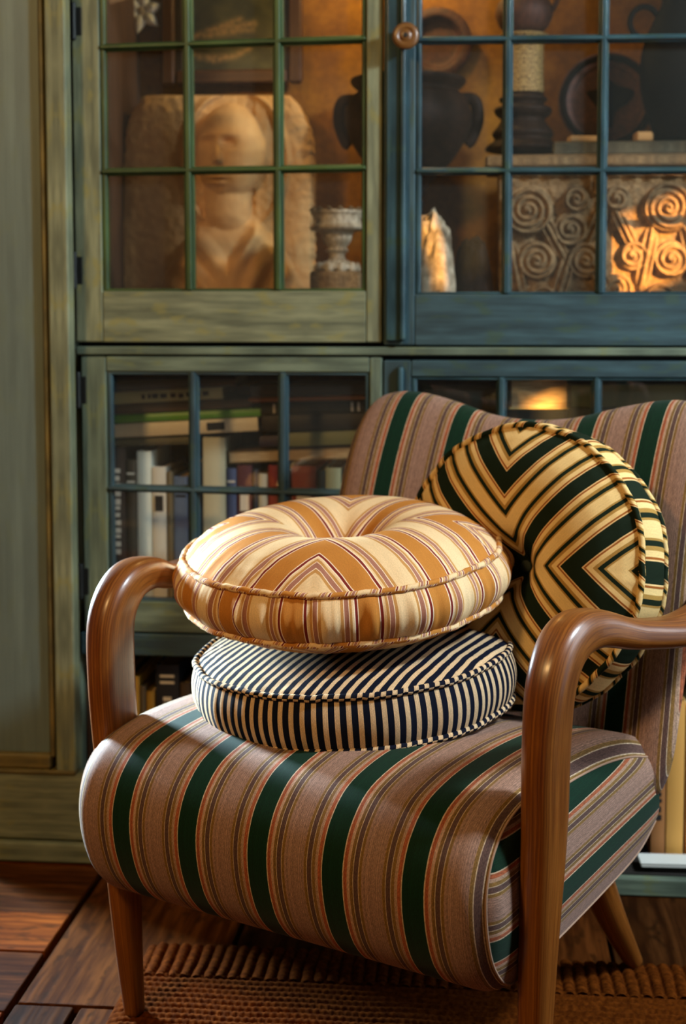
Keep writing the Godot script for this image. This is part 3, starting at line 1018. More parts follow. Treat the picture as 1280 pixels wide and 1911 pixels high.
# ================================================================ cushions
# outline of a panel: list of (radius share, height)
func cushion(called: String, label: String, R: float, band: float, top: Array, bot: Array, bulge: float, m: Material, uv_top: Callable, uv_bot: Callable, uv_band: Callable, uv_pipe: Callable, origin: Vector3, b: Basis, seed_: int, pucker: float, fold: float, with_button: Material) -> Node3D:
	var o := thing(called, label, "cushion", origin, b)
	var n := noise(seed_, 1.0, 2)
	var rr := RandomNumberGenerator.new()
	rr.seed = seed_
	var folds := []
	for i in 26:
		folds.append([rr.randf() * TAU, rr.randf_range(0.012, 0.045), rr.randf_range(-1.0, 0.7), rr.randf_range(-0.25, 0.25)])
	var wob := func(t: float) -> float:
		return n.get_noise_2d(cos(t) * 2.0 + 5.0, sin(t) * 2.0) * 0.0035
	var pk := func(t: float) -> float:
		return n.get_noise_2d(cos(t) * 16.0, sin(t) * 16.0) + 0.6 * n.get_noise_2d(cos(t) * 30.0 + 40.0, sin(t) * 30.0)
	var cap := func(u: float, v: float, prof: Array, sg: float, mult: float) -> Vector3:
		var t := u * TAU
		var r: float = v * (R + wob.call(t) * v)
		var q := MB.cr2(prof, v)
		var near_edge := exp(-pow((1.0 - v) / 0.16, 2.0)) * (1.0 - exp(-pow((1.0 - v) / 0.03, 2.0)))
		var near_mid := exp(-pow(v / 0.30, 2.0)) * smoothstep(0.02, 0.12, v)
		var h: float = q.y + pucker * near_edge * pk.call(t) + pucker * 1.2 * near_mid * cos(9.0 * t + seed_) * mult
		return Vector3(r * cos(t), sg * (band * 0.5 + h), r * sin(t))
	part(o, "top_panel", MB.new().surf(func(u: float, v: float) -> Vector3: return cap.call(u, v, top, 1.0, 1.0), uv_top, 192, 56, true, false, -1.0), m)
	part(o, "bottom_panel", MB.new().surf(func(u: float, v: float) -> Vector3: return cap.call(u, v, bot, -1.0, 0.0), uv_bot, 192, 30, true, false, 1.0), m)
	var side := func(u: float, v: float) -> Vector3:
		var t := u * TAU
		var k := v * 2.0 - 1.0
		var r: float = R + wob.call(t) + bulge * (1.0 - k * k)
		for f in folds:
			var d: float = wrapf(t - f[0] - f[3] * k * 0.12, -PI, PI)
			r += fold * f[2] * exp(-pow(d / f[1], 2.0)) * (1.0 - k * k * 0.8) * (1.0 - k * k)
		r += fold * 0.5 * pk.call(t) * (1.0 - k * k)
		return Vector3(r * cos(t), band * 0.5 * k, r * sin(t))
	part(o, "side_band", MB.new().surf(side, uv_band, 320, 12, true, false, -1.0), m)
	for sg in [1.0, -1.0]:
		var pr := 0.0046
		var pipe := func(u: float, v: float) -> Vector3:
			var t := u * TAU
			var r: float = R + wob.call(t) + 0.001
			var a := v * TAU
			var lift: float = 0.0012 * pk.call(t * 1.0)
			return Vector3((r + pr * cos(a)) * cos(t), sg * (band * 0.5 + 0.0008 + lift) + pr * sin(a), (r + pr * cos(a)) * sin(t))
		part(o, "piping", MB.new().surf(pipe, uv_pipe, 288, 10, true, true, -1.0), m)
	if with_button:
		var by: float = band * 0.5 + top[0].y
		part(o, "button", MB.new().lathe([Vector2(0.011, -0.004), Vector2(0.012, 0.001), Vector2(0.008, 0.005), Vector2(0.0, 0.006)], Vector3(0, by, 0), 20, 12), with_button)
	return o


# mitred cloth: stripes meet in chevrons along the two axes of the round
func mitred(prof: Array, R: float, rf: float, band: float, period: float, blend: float) -> Callable:
	var len_to := [0.0]
	var prev := Vector2(0.0, prof[0].y)
	for i in range(1, 41):
		var q := Vector2(i / 40.0 * R, MB.cr2(prof, i / 40.0).y)
		len_to.append(len_to[i - 1] + q.distance_to(prev))
		prev = q
	var k: float = rf / len_to[40]
	return func(u: float, v: float) -> Vector2:
		var i := mini(int(v * 40.0), 39)
		var r: float = lerpf(v * rf, lerpf(len_to[i], len_to[i + 1], v * 40.0 - i) * k, blend)
		var t := u * TAU
		var x := absf(r * cos(t))
		var z := absf(r * sin(t))
		return Vector2((x - z) / sqrt(2.0) / period, (x + z) / 0.15)


func even(prof: Array, n: int) -> Array:
	# resample a hand-drawn (share, height) outline at equal shares
	var out := []
	for i in n + 1:
		var s := float(i) / n
		var y: float = prof[prof.size() - 1].y
		for k in prof.size() - 1:
			if s >= prof[k].x and s <= prof[k + 1].x:
				var t: float = (s - prof[k].x) / (prof[k + 1].x - prof[k].x)
				y = MB.cr(prof[maxi(k - 1, 0)].y, prof[k].y, prof[k + 1].y, prof[mini(k + 2, prof.size() - 1)].y, t)
				break
		out.append(Vector2(s, y))
	return out


func tilted(roll: float, pitch: float) -> Basis:
	var e1 := Vector3(cos(CAM_YAW) * cos(roll), sin(roll), -sin(CAM_YAW) * cos(roll))
	var b := Vector3(sin(CAM_YAW), 0, cos(CAM_YAW))
	var e2 := (b * cos(pitch) + Vector3.UP * sin(pitch))
	e2 = (e2 - e1 * e1.dot(e2)).normalized()
	return Basis(e1, e2.cross(e1), e2)


func make_cushions() -> void:
	# ---- indigo and cream ticking, lying on the seat
	var R := 0.222
	var band := 0.070
	var b := tilted(0.071, -0.045)
	var c := Vector3(-0.176, 0.525, 0.475) - b.y * band * 0.5
	var dome := even([Vector2(0, 0.020), Vector2(0.3, 0.020), Vector2(0.6, 0.018), Vector2(0.85, 0.011), Vector2(0.95, 0.006), Vector2(1, 0.001)], 20)
	var per := 0.0146 * 8.0
	var q := deg_to_rad(-28.0)
	var flat := func(u: float, v: float) -> Vector2:
		var t := u * TAU
		var x := v * R * cos(t)
		var z := v * R * sin(t)
		return Vector2((x * cos(q) - z * sin(q)) / per, (x * sin(q) + z * cos(q)) / 0.05)
	var around := func(u: float, v: float) -> Vector2: return Vector2(u * TAU * R / per, v * band / 0.05)
	var pipe := func(u: float, v: float) -> Vector2: return Vector2(u * TAU * R / per + v * 0.06, v * 0.1)
	cushion("round_cushion", "flat round cushion in narrow navy and cream ticking, lying on the seat", R, band, dome, dome, 0.009, M.blue, flat, flat, around, pipe, c, b, 41, 0.0010, 0.0016, null)

	# ---- orange striped, tufted, on top of it
	R = 0.226
	band = 0.066
	var b2 := tilted(0.050, -0.105) * Basis(Vector3.UP, deg_to_rad(-9.5))
	c = Vector3(-0.197, 0.664, 0.444) - b2.y * band * 0.5
	var ring := even([Vector2(0, -0.035), Vector2(0.07, -0.027), Vector2(0.16, -0.001), Vector2(0.26, 0.023), Vector2(0.38, 0.039), Vector2(0.52, 0.045), Vector2(0.66, 0.043), Vector2(0.80, 0.034), Vector2(0.90, 0.021), Vector2(0.96, 0.010), Vector2(1, 0.001)], 40)
	var low := even([Vector2(0, 0.0), Vector2(0.15, 0.018), Vector2(0.4, 0.036), Vector2(0.6, 0.038), Vector2(0.8, 0.028), Vector2(0.93, 0.012), Vector2(1, 0.001)], 30)
	var around2 := func(u: float, v: float) -> Vector2: return Vector2(u * 15.0 + 0.0, v * 0.066 / 0.15)
	var pipe2 := func(u: float, v: float) -> Vector2: return Vector2(u * 22.0 + v * 0.22, v * 0.2)
	cushion("round_cushion", "plump tufted round cushion in orange and cream mitred stripes, on top of the stack", R, band, ring, low, 0.016, M.orange, mitred(ring, R, 0.236, band, 0.105, 0.8), mitred(low, R, 0.236, band, 0.105, 0.8), around2, pipe2, c, b2, 43, 0.0036, 0.0100, M.button_orange)

	# ---- green chevron one leaning on the back
	R = 0.203
	band = 0.066
	var az := 0.141
	var el := 0.200
	var nl := Vector3(-sin(az) * cos(el), sin(el), cos(az) * cos(el))
	var ul := Vector3(cos(az), 0, sin(az))
	var b3 := chair_basis * Basis(ul, nl, ul.cross(nl)) * Basis(Vector3.UP, deg_to_rad(4.0))
	c = chair_to_world(Vector3(0.108, 0.640, -0.478)) - b3.y * band * 0.5
	var face := even([Vector2(0, -0.034), Vector2(0.06, -0.026), Vector2(0.14, -0.002), Vector2(0.25, 0.022), Vector2(0.40, 0.036), Vector2(0.58, 0.038), Vector2(0.76, 0.031), Vector2(0.90, 0.016), Vector2(1, 0.001)], 40)
	var rear := even([Vector2(0, 0.0), Vector2(0.2, 0.02), Vector2(0.5, 0.030), Vector2(0.8, 0.022), Vector2(1, 0.001)], 30)
	var around3 := func(u: float, v: float) -> Vector2: return Vector2(u * 11.0, v * 0.066 / 0.15)
	var pipe3 := func(u: float, v: float) -> Vector2: return Vector2(u * 17.0 + v * 0.25, v * 0.2)
	cushion("round_cushion", "tufted round cushion in dark green and cream chevron stripes, leaning on the chair back", R, band, face, rear, 0.008, M.green, mitred(face, R, 0.257, band, 0.105, 0.45), mitred(rear, R, 0.25, band, 0.105, 0.5), around3, pipe3, c, b3, 47, 0.0016, 0.0016, M.button)


# ================================================================ curios in the upper cabinet
const SHELF_Y := 0.9945


func px_profile(cx: float, z: float, rows: Array) -> Array:
	# rows of [half width in px, y in px] to (radius, height) above the shelf, from the bottom up
	var out := []
	var k: float = (CAM_POS.z - z) / CAM_F
	for r in rows:
		out.append(Vector2(r[0] * k, at(cx, r[1], z).y))
	return out


func relief_height(x: float, y: float) -> float:
	var h := 0.0
	var g := func(cx: float, cy: float, sx: float, sy: float) -> float:
		return exp(-pow((x - cx) / sx, 2.0) - pow((y - cy) / sy, 2.0))
	# hollow of the hood behind the head
	var hood := pow((x - 438.0) / 92.0, 2.0) + pow((y - 300.0) / 128.0, 2.0)
	if hood < 1.0:
		h -= 0.034 * smoothstep(1.0, 0.86, hood)
	h += 0.014 * exp(-pow((hood - 1.12) / 0.12, 2.0)) * smoothstep(470.0, 380.0, y)
	# shoulders and the draped robe
	var sh := y - (398.0 + 0.0105 * pow(absf(x - 432.0), 1.95))
	# bare throat inside the open neck of the robe
	if sh > -20.0:
		h = maxf(h, 0.024 * smoothstep(-20.0, 20.0, sh) * smoothstep(95.0, 60.0, absf(x - 428.0)))
	sh -= maxf(0.0, 1.0 - absf(x - 424.0) / 52.0) * 95.0
	if sh > -14.0:
		var body := smoothstep(-14.0, 30.0, sh)
		h = lerpf(h, 0.032 + 0.014 * (1.0 - pow((x - 432.0) / 150.0, 2.0)), body)
		var fold := sin((x - 430.0 + absf(y - 400.0) * 0.62) / 8.5) * smoothstep(425.0, 470.0, x)
		fold += sin((x - 430.0 - (y - 400.0) * 0.85) / 9.5) * smoothstep(425.0, 380.0, x)
		h += 0.008 * fold * body
	# neck, head and face
	h = maxf(h, 0.040 * sqrt(maxf(0.0, 1.0 - pow((x - 425.0) / 42.0, 2.0))) * smoothstep(470.0, 400.0, y) * smoothstep(330.0, 360.0, y))
	var e := pow((x - 430.0) / 64.0, 2.0) + pow((y - 284.0) / 90.0, 2.0)
	if e < 1.0:
		var f := 0.075 * pow(1.0 - e, 0.5)
		f -= 0.022 * (g.call(386.0, 266.0, 13.0, 9.0) + g.call(424.0, 266.0, 13.0, 9.0))
		f += 0.009 * (g.call(386.0, 269.0, 8.0, 4.5) + g.call(424.0, 269.0, 8.0, 4.5))
		f += 0.004 * g.call(405.0, 250.0, 36.0, 5.0)
		f += 0.026 * exp(-pow((x - 404.0) / 6.5, 2.0)) * smoothstep(252.0, 292.0, y) * smoothstep(308.0, 298.0, y)
		f += 0.010 * (g.call(405.0, 330.0, 15.0, 4.5) + g.call(405.0, 341.0, 12.0, 4.5)) - 0.010 * g.call(405.0, 335.5, 17.0, 1.8)
		f += 0.007 * g.call(406.0, 360.0, 14.0, 9.0)
		h = maxf(h, f)
	h = maxf(h, 0.026 * g.call(489.0, 278.0, 8.0, 22.0) + 0.004 if e > 0.8 and absf(x - 489.0) < 14.0 else h)
	return h


func make_curios() -> void:
	# carved slab with a hooded head in robes
	var zr := -0.40
	var slab := thing("stone_relief", "pale carved stone slab with a robed head in relief, left in the cabinet", "carving", Vector3(at(397, 540, zr).x, SHELF_Y, zr))
	var so := slab.position
	var ybot := 612.0
	var rough := noise(301, 0.03, 3)
	var xl := func(y: float) -> float:
		var k := 214.0 + 17.0 * clampf((540.0 - y) / 300.0, 0.0, 1.0)
		if y < 262.0:
			k += (1.0 - sqrt(maxf(0.0, 1.0 - pow((262.0 - y) / 100.0, 2.0)))) * 80.0
		return k + 3.0 * rough.get_noise_2d(3.0, y * 2.0)
	var xr := func(y: float) -> float:
		var k := 580.0
		if y < 290.0:
			k -= (1.0 - sqrt(maxf(0.0, 1.0 - pow((290.0 - y) / 128.0, 2.0)))) * 74.0
		return k + 3.0 * rough.get_noise_2d(50.0, y * 2.0)
	var sl := MB.new()
	sl.surf(func(u: float, v: float) -> Vector3:
		var y := lerpf(ybot, 163.0 + 2.0, v)
		var xx: float = lerpf(xl.call(y), xr.call(y), clampf((u - 0.03) / 0.94, 0.0, 1.0))
		var back := maxf(maxf(0.03 - u, u - 0.97) / 0.03, (v - 0.975) / 0.025)
		var h := relief_height(xx, y)
		h += (0.0028 if h < 0.012 else 0.0008) * rough.get_noise_2d(xx * 1.5, y * 1.5)
		var round_edge := 0.014 * (1.0 - sqrt(clampf(minf(minf(u - 0.03, 0.97 - u) * 14.0, (0.975 - v) * 14.0), 0.0, 1.0)))
		if back > 0.0:
			h = -0.075 * clampf(back, 0.0, 1.0)
		var p := at(xx, y, zr + maxf(h, 0.0))
		p.y = maxf(p.y, SHELF_Y)
		return Vector3(p.x, p.y, zr + h - round_edge) - so,
		func(u: float, v: float) -> Vector2: return Vector2(u * 0.38, v * 0.45), 150, 150, false, false, 1.0)
	part(slab, "relief", sl, M.stone)
	part(slab, "slab", MB.new().box(Vector3(0, 0.205, -0.062), Vector3(0.34, 0.41, 0.03), 0.02), M.stone)

	# framed picture above it
	var zp := -0.525
	var a := at(302, 160, zp)
	var b := at(564, -260, zp)
	var pic := thing("framed_picture", "dark wooden framed picture with a pale wing on olive ground, above the carved head", "picture", Vector3((a.x + b.x) * 0.5, a.y, zp))
	var w := b.x - a.x
	var h := b.y - a.y
	var fr := MB.new()
	for sx in [-1, 1]:
		fr.box(Vector3(sx * (w - 0.030) * 0.5, h * 0.5, 0.0), Vector3(0.030, h, 0.026), 0.006)
	for sy in [0, 1]:
		fr.box(Vector3(0, 0.015 + sy * (h - 0.030), 0.0), Vector3(w - 0.062, 0.030, 0.026), 0.006)
	part(pic, "frame", fr, M.picture_frame)
	for sx in [-1, 1]:
		part(pic, "inner_moulding", MB.new().box(Vector3(sx * (w - 0.075) * 0.5, h * 0.5, -0.002), Vector3(0.018, h - 0.05, 0.018), 0.003), M.picture_inner)
	var nn := noise(311, 0.02, 3)
	var strokes := [[Vector2(20, 240), Vector2(58, 224)], [Vector2(58, 224), Vector2(92, 212)], [Vector2(58, 226), Vector2(112, 218)], [Vector2(62, 228), Vector2(108, 227)], [Vector2(40, 236), Vector2(84, 230)], [Vector2(20, 262), Vector2(54, 273)], [Vector2(54, 273), Vector2(84, 267)], [Vector2(84, 267), Vector2(104, 256)], [Vector2(34, 268), Vector2(70, 268)]]
	var canvas := tex(160, 288, func(x: int, y: int) -> Color:
		var c := Color8(86, 84, 54).lerp(Color8(58, 58, 40), 0.5 + nn.get_noise_2d(x, y))
		var d := 99.0
		for s in strokes:
			d = minf(d, Vector2(x, y).distance_to(Geometry2D.get_closest_point_to_segment(Vector2(x, y), s[0], s[1])))
		return c.lerp(Color8(176, 138, 86), clampf(1.0 - (d - 1.0) / 7.0, 0.0, 1.0) * (0.7 + 0.5 * nn.get_noise_2d(x * 6.0, y * 6.0))))
	var cm := mat(Color.WHITE, 0.6, canvas)
	var pb := MB.new()
	pb.vert(Vector3(-w * 0.5 + 0.03, 0.03, 0.004), Vector3.BACK, Vector2(0, 1))
	pb.vert(Vector3(w * 0.5 - 0.03, 0.03, 0.004), Vector3.BACK, Vector2(1, 1))
	pb.vert(Vector3(w * 0.5 - 0.03, h - 0.03, 0.004), Vector3.BACK, Vector2(1, 0))
	pb.vert(Vector3(-w * 0.5 + 0.03, h - 0.03, 0.004), Vector3.BACK, Vector2(0, 0))
	pb.tri(0, 1, 2)
	pb.tri(0, 2, 3)
	pb.box(Vector3(0, h * 0.5, -0.002), Vector3(w - 0.06, h - 0.06, 0.008), 0.001)
	part(pic, "canvas", pb, cm)

	# white plaster flower on the back of the cabinet
	var fp := at(266, 22, -0.53)
	var fl := thing("plaster_flower", "small white plaster flower hung at the top left of the cabinet", "ornament", fp)
	for i in 6:
		var t := i / 6.0 * TAU + 0.3
		var leaf := MB.new()
		leaf.surf(func(u: float, v: float) -> Vector3:
			var q := v * 0.044
			var wd := 0.013 * sin(PI * pow(v, 0.7))
			var s := u * 2.0 - 1.0
			var p := Vector2(q + 0.004, s * wd).rotated(t)
			return Vector3(p.x, p.y, 0.006 + 0.012 * sin(PI * v) * (1.0 - s * s)),
			func(u: float, v: float) -> Vector2: return Vector2(u, v) * 0.05, 8, 12, false, false, -1.0)
		part(fl, "petal", leaf, M.paper)
	part(fl, "centre", MB.new().lathe([Vector2(0.0, -0.01), Vector2(0.010, 0.0), Vector2(0.008, 0.012), Vector2(0.0, 0.015)], Vector3.ZERO, 14, 10, Basis(Vector3.RIGHT, PI / 2)), M.marble)

	# small white urn on a block
	var zu := -0.24
	var ux := 629.0
	var uo := Vector3(at(ux, 500, zu).x, SHELF_Y, zu)
	var urn := thing("pedestal_urn", "small cream stone urn with a beaded rim beside the carved slab", "urn", uo)
	var loc := func(rows: Array) -> Array:
		var o := px_profile(ux, zu, rows)
		for i in o.size():
			o[i].y -= SHELF_Y
		return o
	part(urn, "bowl", MB.new().lathe(loc.call([[0, 506], [36, 505], [40, 497], [27, 489], [17, 484], [15, 474], [22, 468], [18, 462], [26, 450], [30, 436], [37, 432], [48, 430], [52, 424], [45, 417], [46, 404], [50, 398], [47, 393], [38, 396], [34, 410], [0, 425]]), Vector3.ZERO, 40, 110), M.marble)
	for i in 14:
		var t := i / 14.0 * TAU
		part(urn, "bead", MB.new().lathe([Vector2(0.0, -0.005), Vector2(0.0065, 0.0), Vector2(0.0, 0.006)], Vector3(cos(t) * 0.047, (loc.call([[0, 392]])[0] as Vector2).y, sin(t) * 0.047), 8, 8), M.capital)
	for i in 10:
		var t := i / 10.0 * TAU
		var lf := MB.new().lathe([Vector2(0.0, -0.012), Vector2(0.010, -0.004), Vector2(0.008, 0.006), Vector2(0.0, 0.013)], Vector3(cos(t) * 0.036, (loc.call([[0, 501]])[0] as Vector2).y, sin(t) * 0.036), 8, 10, Basis(Vector3(-sin(t), 0, cos(t)), -0.35))
		part(urn, "leaf", lf, M.marble)
	var y0: float = (loc.call([[0, 507]])[0] as Vector2).y
	part(urn, "plinth", MB.new().box(Vector3(0, y0 * 0.5, 0), Vector3(0.094, y0, 0.094), 0.004), M.capital)

	# big dark urn behind the joint of the doors
	var zd := -0.40
	var dx := 761.0
	var big := thing("bronze_urn", "big dark bronze urn with two handles behind the door joint", "urn", Vector3(at(dx, 300, zd).x, SHELF_Y, zd))
	var prof := px_profile(dx, zd, [[0, 604], [72, 603], [76, 590], [60, 580], [34, 566], [24, 520], [22, 420], [30, 380], [24, 368], [44, 340], [82, 300], [112, 250], [117, 215], [104, 182], [92, 172], [104, 158], [106, 150], [98, 150], [86, 172], [0, 190]])
	for i in prof.size():
		prof[i].y = maxf(prof[i].y - SHELF_Y, 0.0)
	part(big, "body", MB.new().lathe(prof, Vector3.ZERO, 48, 110), M.bronze)
	for s in [-1.0, 1.0]:
		var k := 0.00108
		var pts := [Vector3(s * 98 * k, 0.432, 0), Vector3(s * 122 * k, 0.428, 0), Vector3(s * 128 * k, 0.39, 0), Vector3(s * 116 * k, 0.352, 0), Vector3(s * 108 * k, 0.345, 0)]
		part(big, "handle", MB.new().sweep(pts, [0.008], [0.012], [Vector3(0, 0, 1)], 12, 30), M.bronze)

	# dish on the back wall
	var dp := at(816, 84, -0.545)
	var dish := thing("terracotta_dish", "round reddish dish hung on the back of the cabinet above the dark urn", "dish", dp)
	part(dish, "dish", MB.new().lathe([Vector2(0.0, 0.010), Vector2(0.030, 0.009), Vector2(0.045, 0.012), Vector2(0.055, 0.026), Vector2(0.070, 0.024), Vector2(0.071, 0.018), Vector2(0.050, 0.002), Vector2(0.0, 0.0)], Vector3.ZERO, 40, 40, Basis(Vector3.RIGHT, PI / 2)), M.terracotta)

	# carved capital
	var zc := -0.31
	var xa := 905.0
	var xb := 1345.0
	var ca := at(xa, 290, zc)
	var cb := at(xb, 290, zc)
	var ctop := at(1100, 290, zc).y
	var cy2 := at(1100, 314, zc).y
	var cap := thing("stone_capital", "large carved stone capital with scrolls and acanthus leaves, right in the cabinet", "capital", Vector3((ca.x + cb.x) * 0.5, SHELF_Y, zc))
	var co := cap.position
	var nz := noise(321, 0.018, 3)
	part(cap, "abacus", MB.new().box(Vector3(0, (ctop + cy2) * 0.5 - SHELF_Y, -0.07), Vector3(cb.x - ca.x, ctop - cy2, 0.20), 0.006), M.capital)
	var spiral := func(x: float, y: float, cx: float, cy: float, r0: float, hand: float) -> float:
		var d := Vector2(x - cx, y - cy)
		var r := d.length()
		if r > r0:
			return 0.0
		var t := d.angle() * hand
		var k := 0.5 + 0.5 * cos(TAU * (r / 13.0 - t / TAU))
		return (0.016 + 0.010 * k + 0.012 * exp(-r * r / 40.0)) * smoothstep(r0, r0 - 5.0, r)
	var leaves := [[1030.0, 440.0, 16.0, 60.0, 0.5], [1112.0, 420.0, 15.0, 52.0, -0.4], [1165.0, 430.0, 15.0, 54.0, 0.45], [1050.0, 520.0, 18.0, 60.0, -0.3], [960.0, 500.0, 18.0, 60.0, 0.2], [1205.0, 480.0, 18.0, 66.0, -0.2], [1290.0, 480.0, 18.0, 66.0, 0.25], [1120.0, 520.0, 16.0, 56.0, 0.5], [1112.0, 345.0, 16.0, 22.0, 0.0]]
	var curls := [[1064.0, 428.0, 34.0, 1.0], [1092.0, 486.0, 36.0, -1.0], [1002.0, 486.0, 38.0, -1.0], [1180.0, 478.0, 30.0, 1.0], [1252.0, 484.0, 36.0, 1.0], [1302.0, 438.0, 30.0, -1.0], [1150.0, 540.0, 30.0, -1.0], [1010.0, 560.0, 32.0, 1.0], [1230.0, 560.0, 32.0, -1.0]]
	var body := MB.new()
	body.surf(func(u: float, v: float) -> Vector3:
		var x := lerpf(930.0, 1325.0, clampf((u - 0.02) / 0.96, 0.0, 1.0))
		var y := lerpf(618.0, 313.0, v)
		var hh := 0.006 * nz.get_noise_2d(x * 1.6, y * 1.6)
		# curling acanthus: ribbed tongues between scrolls of leaf
		for L in leaves:
			var q := Vector2(x - L[0], y - L[1]).rotated(L[4])
			var e2 := pow(q.x / L[2], 2.0) + pow(q.y / L[3], 2.0)
			if e2 < 1.0:
				var rib := 0.72 + 0.28 * cos(q.x / L[2] * 9.0)
				hh = maxf(hh, 0.020 * sqrt(1.0 - e2) * rib + 0.003)
		for L in curls:
			hh = maxf(hh, 0.80 * spiral.call(x, y, L[0], L[1], L[2], L[3]))
		hh = maxf(hh, maxf(spiral.call(x, y, 985.0, 393.0, 48.0, 1.0), spiral.call(x, y, 1246.0, 388.0, 48.0, -1.0)))
		hh = maxf(hh, maxf(spiral.call(x, y, 1075.0, 372.0, 26.0, -1.0), spiral.call(x, y, 1150.0, 372.0, 26.0, 1.0)))
		if y < 330.0:
			hh = maxf(hh, 0.010 + 0.004 * sin(x / 6.0))
		var bk := maxf(0.02 - u, u - 0.98) / 0.02
		var p := at(x, y, zc)
		return Vector3(p.x, maxf(p.y, SHELF_Y), zc + (hh if bk <= 0.0 else -0.14 * bk)) - co,
		func(u: float, v: float) -> Vector2: return Vector2(u * 0.42, v * 0.32), 210, 150, false, false, 1.0)
	part(cap, "carved_face", body, M.capital)
	part(cap, "core", MB.new().box(Vector3(0.01, (cy2 - SHELF_Y) * 0.5, -0.085), Vector3(0.39, cy2 - SHELF_Y, 0.13), 0.01), M.capital)

	# slab on the capital, with two chips of stone
	var sy0 := ctop + 0.0005
	var sy1 := at(1150, 265, zc).y
	var s0: float = at(1032, 270, zc).x
	var s1: float = at(1330, 270, zc).x
	var bs := thing("flat_slab", "flat grey-green slab lying on top of the carved capital", "slab", Vector3((s0 + s1) * 0.5, sy0, zc - 0.07))
	part(bs, "slab", MB.new().box(Vector3(0, (sy1 - sy0) * 0.5, 0), Vector3(s1 - s0, sy1 - sy0, 0.17), 0.003), M.slab)
	var chips := [[1088.0, 54.0, 12.0, "long low pale chip of stone on the flat slab"], [1201.0, 31.0, 18.0, "small square pale chip of stone on the flat slab"]]
	for c in chips:
		var k := (CAM_POS.z - zc) / CAM_F
		var p := Vector3(at(c[0], 256, zc).x, sy1 + 0.0003, zc - 0.01)
		var ch := thing("stone_chip", c[3], "stone", p, Basis(Vector3.UP, 0.15))
		part(ch, "chip", MB.new().box(Vector3(0, c[2] * k * 0.5, 0), Vector3(c[1] * k, c[2] * k, 0.03), 0.004), M.stone)

	# turned pillar with peeling paint, on the capital, and a jug on top
	var zk := -0.38
	var kx := 976.0
	var pil := thing("peeling_pillar", "turned wooden pillar with peeling cream paint, standing on the capital", "pillar", Vector3(at(kx, 200, zk).x, ctop + 0.0005, zk))
	var pp := px_profile(kx, zk, [[0, 284], [62, 283], [66, 274], [52, 262], [56, 250], [46, 236], [40, 224], [50, 214], [52, 204], [38, 196], [44, 186], [36, 178], [36, 174], [0, 174]])
	var ck := px_profile(kx, zk, [[0, 175], [35, 175], [37, 170], [36, 120], [37, 80], [42, 72], [42, 66], [0, 65]])
	for i in pp.size():
		pp[i].y = maxf(pp[i].y - pil.position.y, 0.0)
	for i in ck.size():
		ck[i].y -= pil.position.y
	part(pil, "carved_base", MB.new().lathe(pp, Vector3.ZERO, 40, 90), M.bronze)
	part(pil, "shaft", MB.new().lathe(ck, Vector3.ZERO, 40, 50), M.peel)
	var jug := thing("round_jug", "round dark brown jug standing on the peeling pillar", "jug", Vector3(pil.position.x, pil.position.y + (ck[7] as Vector2).y + 0.0005, zk))
	var jp := px_profile(kx - 8.0, zk, [[0, 64], [24, 64], [42, 52], [52, 28], [46, 4], [26, -14], [20, -26], [24, -38], [20, -38], [16, -20], [0, -10]])
	var jb: float = (jp[0] as Vector2).y
	for i in jp.size():
		jp[i].y -= jb
	part(jug, "body", MB.new().lathe(jp, Vector3.ZERO, 40, 60), M.terracotta)
	part(jug, "handle", MB.new().sweep([Vector3(0.02, 0.095, 0), Vector3(0.05, 0.10, 0), Vector3(0.066, 0.075, 0), Vector3(0.054, 0.045, 0)], [0.006], [0.005], [Vector3(0, 0, 1)], 10, 24), M.terracotta)

	# broken round plate leaning behind the slab's chips
	var pr: float = 86.0 * (CAM_POS.z + 0.455) / CAM_F
	var pc := at(1131, 178, -0.455)
	var tb := Basis(Vector3.RIGHT, PI / 2 - 0.10)
	var bp := thing("broken_plate", "round brown plate with a dark broken centre, leaning upright on the slab", "plate", Vector3(pc.x, sy1 + pr + 0.001, -0.455))
	part(bp, "plate", MB.new().lathe([Vector2(0.0, 0.004), Vector2(pr * 0.66, 0.006), Vector2(pr * 0.74, 0.012), Vector2(pr * 0.96, 0.018), Vector2(pr, 0.014), Vector2(pr * 0.8, 0.0), Vector2(0.0, -0.003)], Vector3.ZERO, 56, 36, tb), M.terracotta)
	part(bp, "rim", MB.new().lathe([Vector2(pr * 0.84, 0.016), Vector2(pr * 0.88, 0.024), Vector2(pr * 0.95, 0.023), Vector2(pr * 0.98, 0.016)], Vector3.ZERO, 56, 12, tb), M.black_clay)
	var shard := MB.new()
	var outline := [Vector2(0.0, 0.55), Vector2(0.22, 0.35), Vector2(0.60, 0.22), Vector2(0.45, -0.05), Vector2(0.18, -0.25), Vector2(0.10, -0.62), Vector2(-0.08, -0.30), Vector2(-0.30, -0.02), Vector2(-0.44, 0.20), Vector2(-0.25, 0.26), Vector2(-0.10, 0.30), Vector2(0.0, 0.55)]
	shard.surf(func(u: float, v: float) -> Vector3:
		var q := MB.cr2(outline, u) * pr * v * 0.95
		return tb * Vector3(q.x, 0.008 + 0.007 * sqrt(1.0 - v * v * 0.95), -q.y),
		func(u: float, v: float) -> Vector2: return Vector2(u, v) * 0.1, 44, 6, true, false, 1.0)
	part(bp, "broken_patch", shard, M.black_clay)

	# black jug with a ring handle at the right edge
	var zj := -0.335
	var jx := 1262.0
	var bj := thing("black_jug", "tall black jug with a ring handle at the right end of the slab", "jug", Vector3(at(jx, 200, zj).x, sy1 + 0.0005, zj))
	var bjp := px_profile(jx, zj, [[0, 262], [36, 261], [40, 250], [54, 210], [66, 150], [62, 90], [44, 40], [30, 10], [30, -20], [38, -44], [34, -46], [26, -20], [0, 0]])
	for i in bjp.size():
		bjp[i].y = maxf(bjp[i].y - bj.position.y, 0.0)
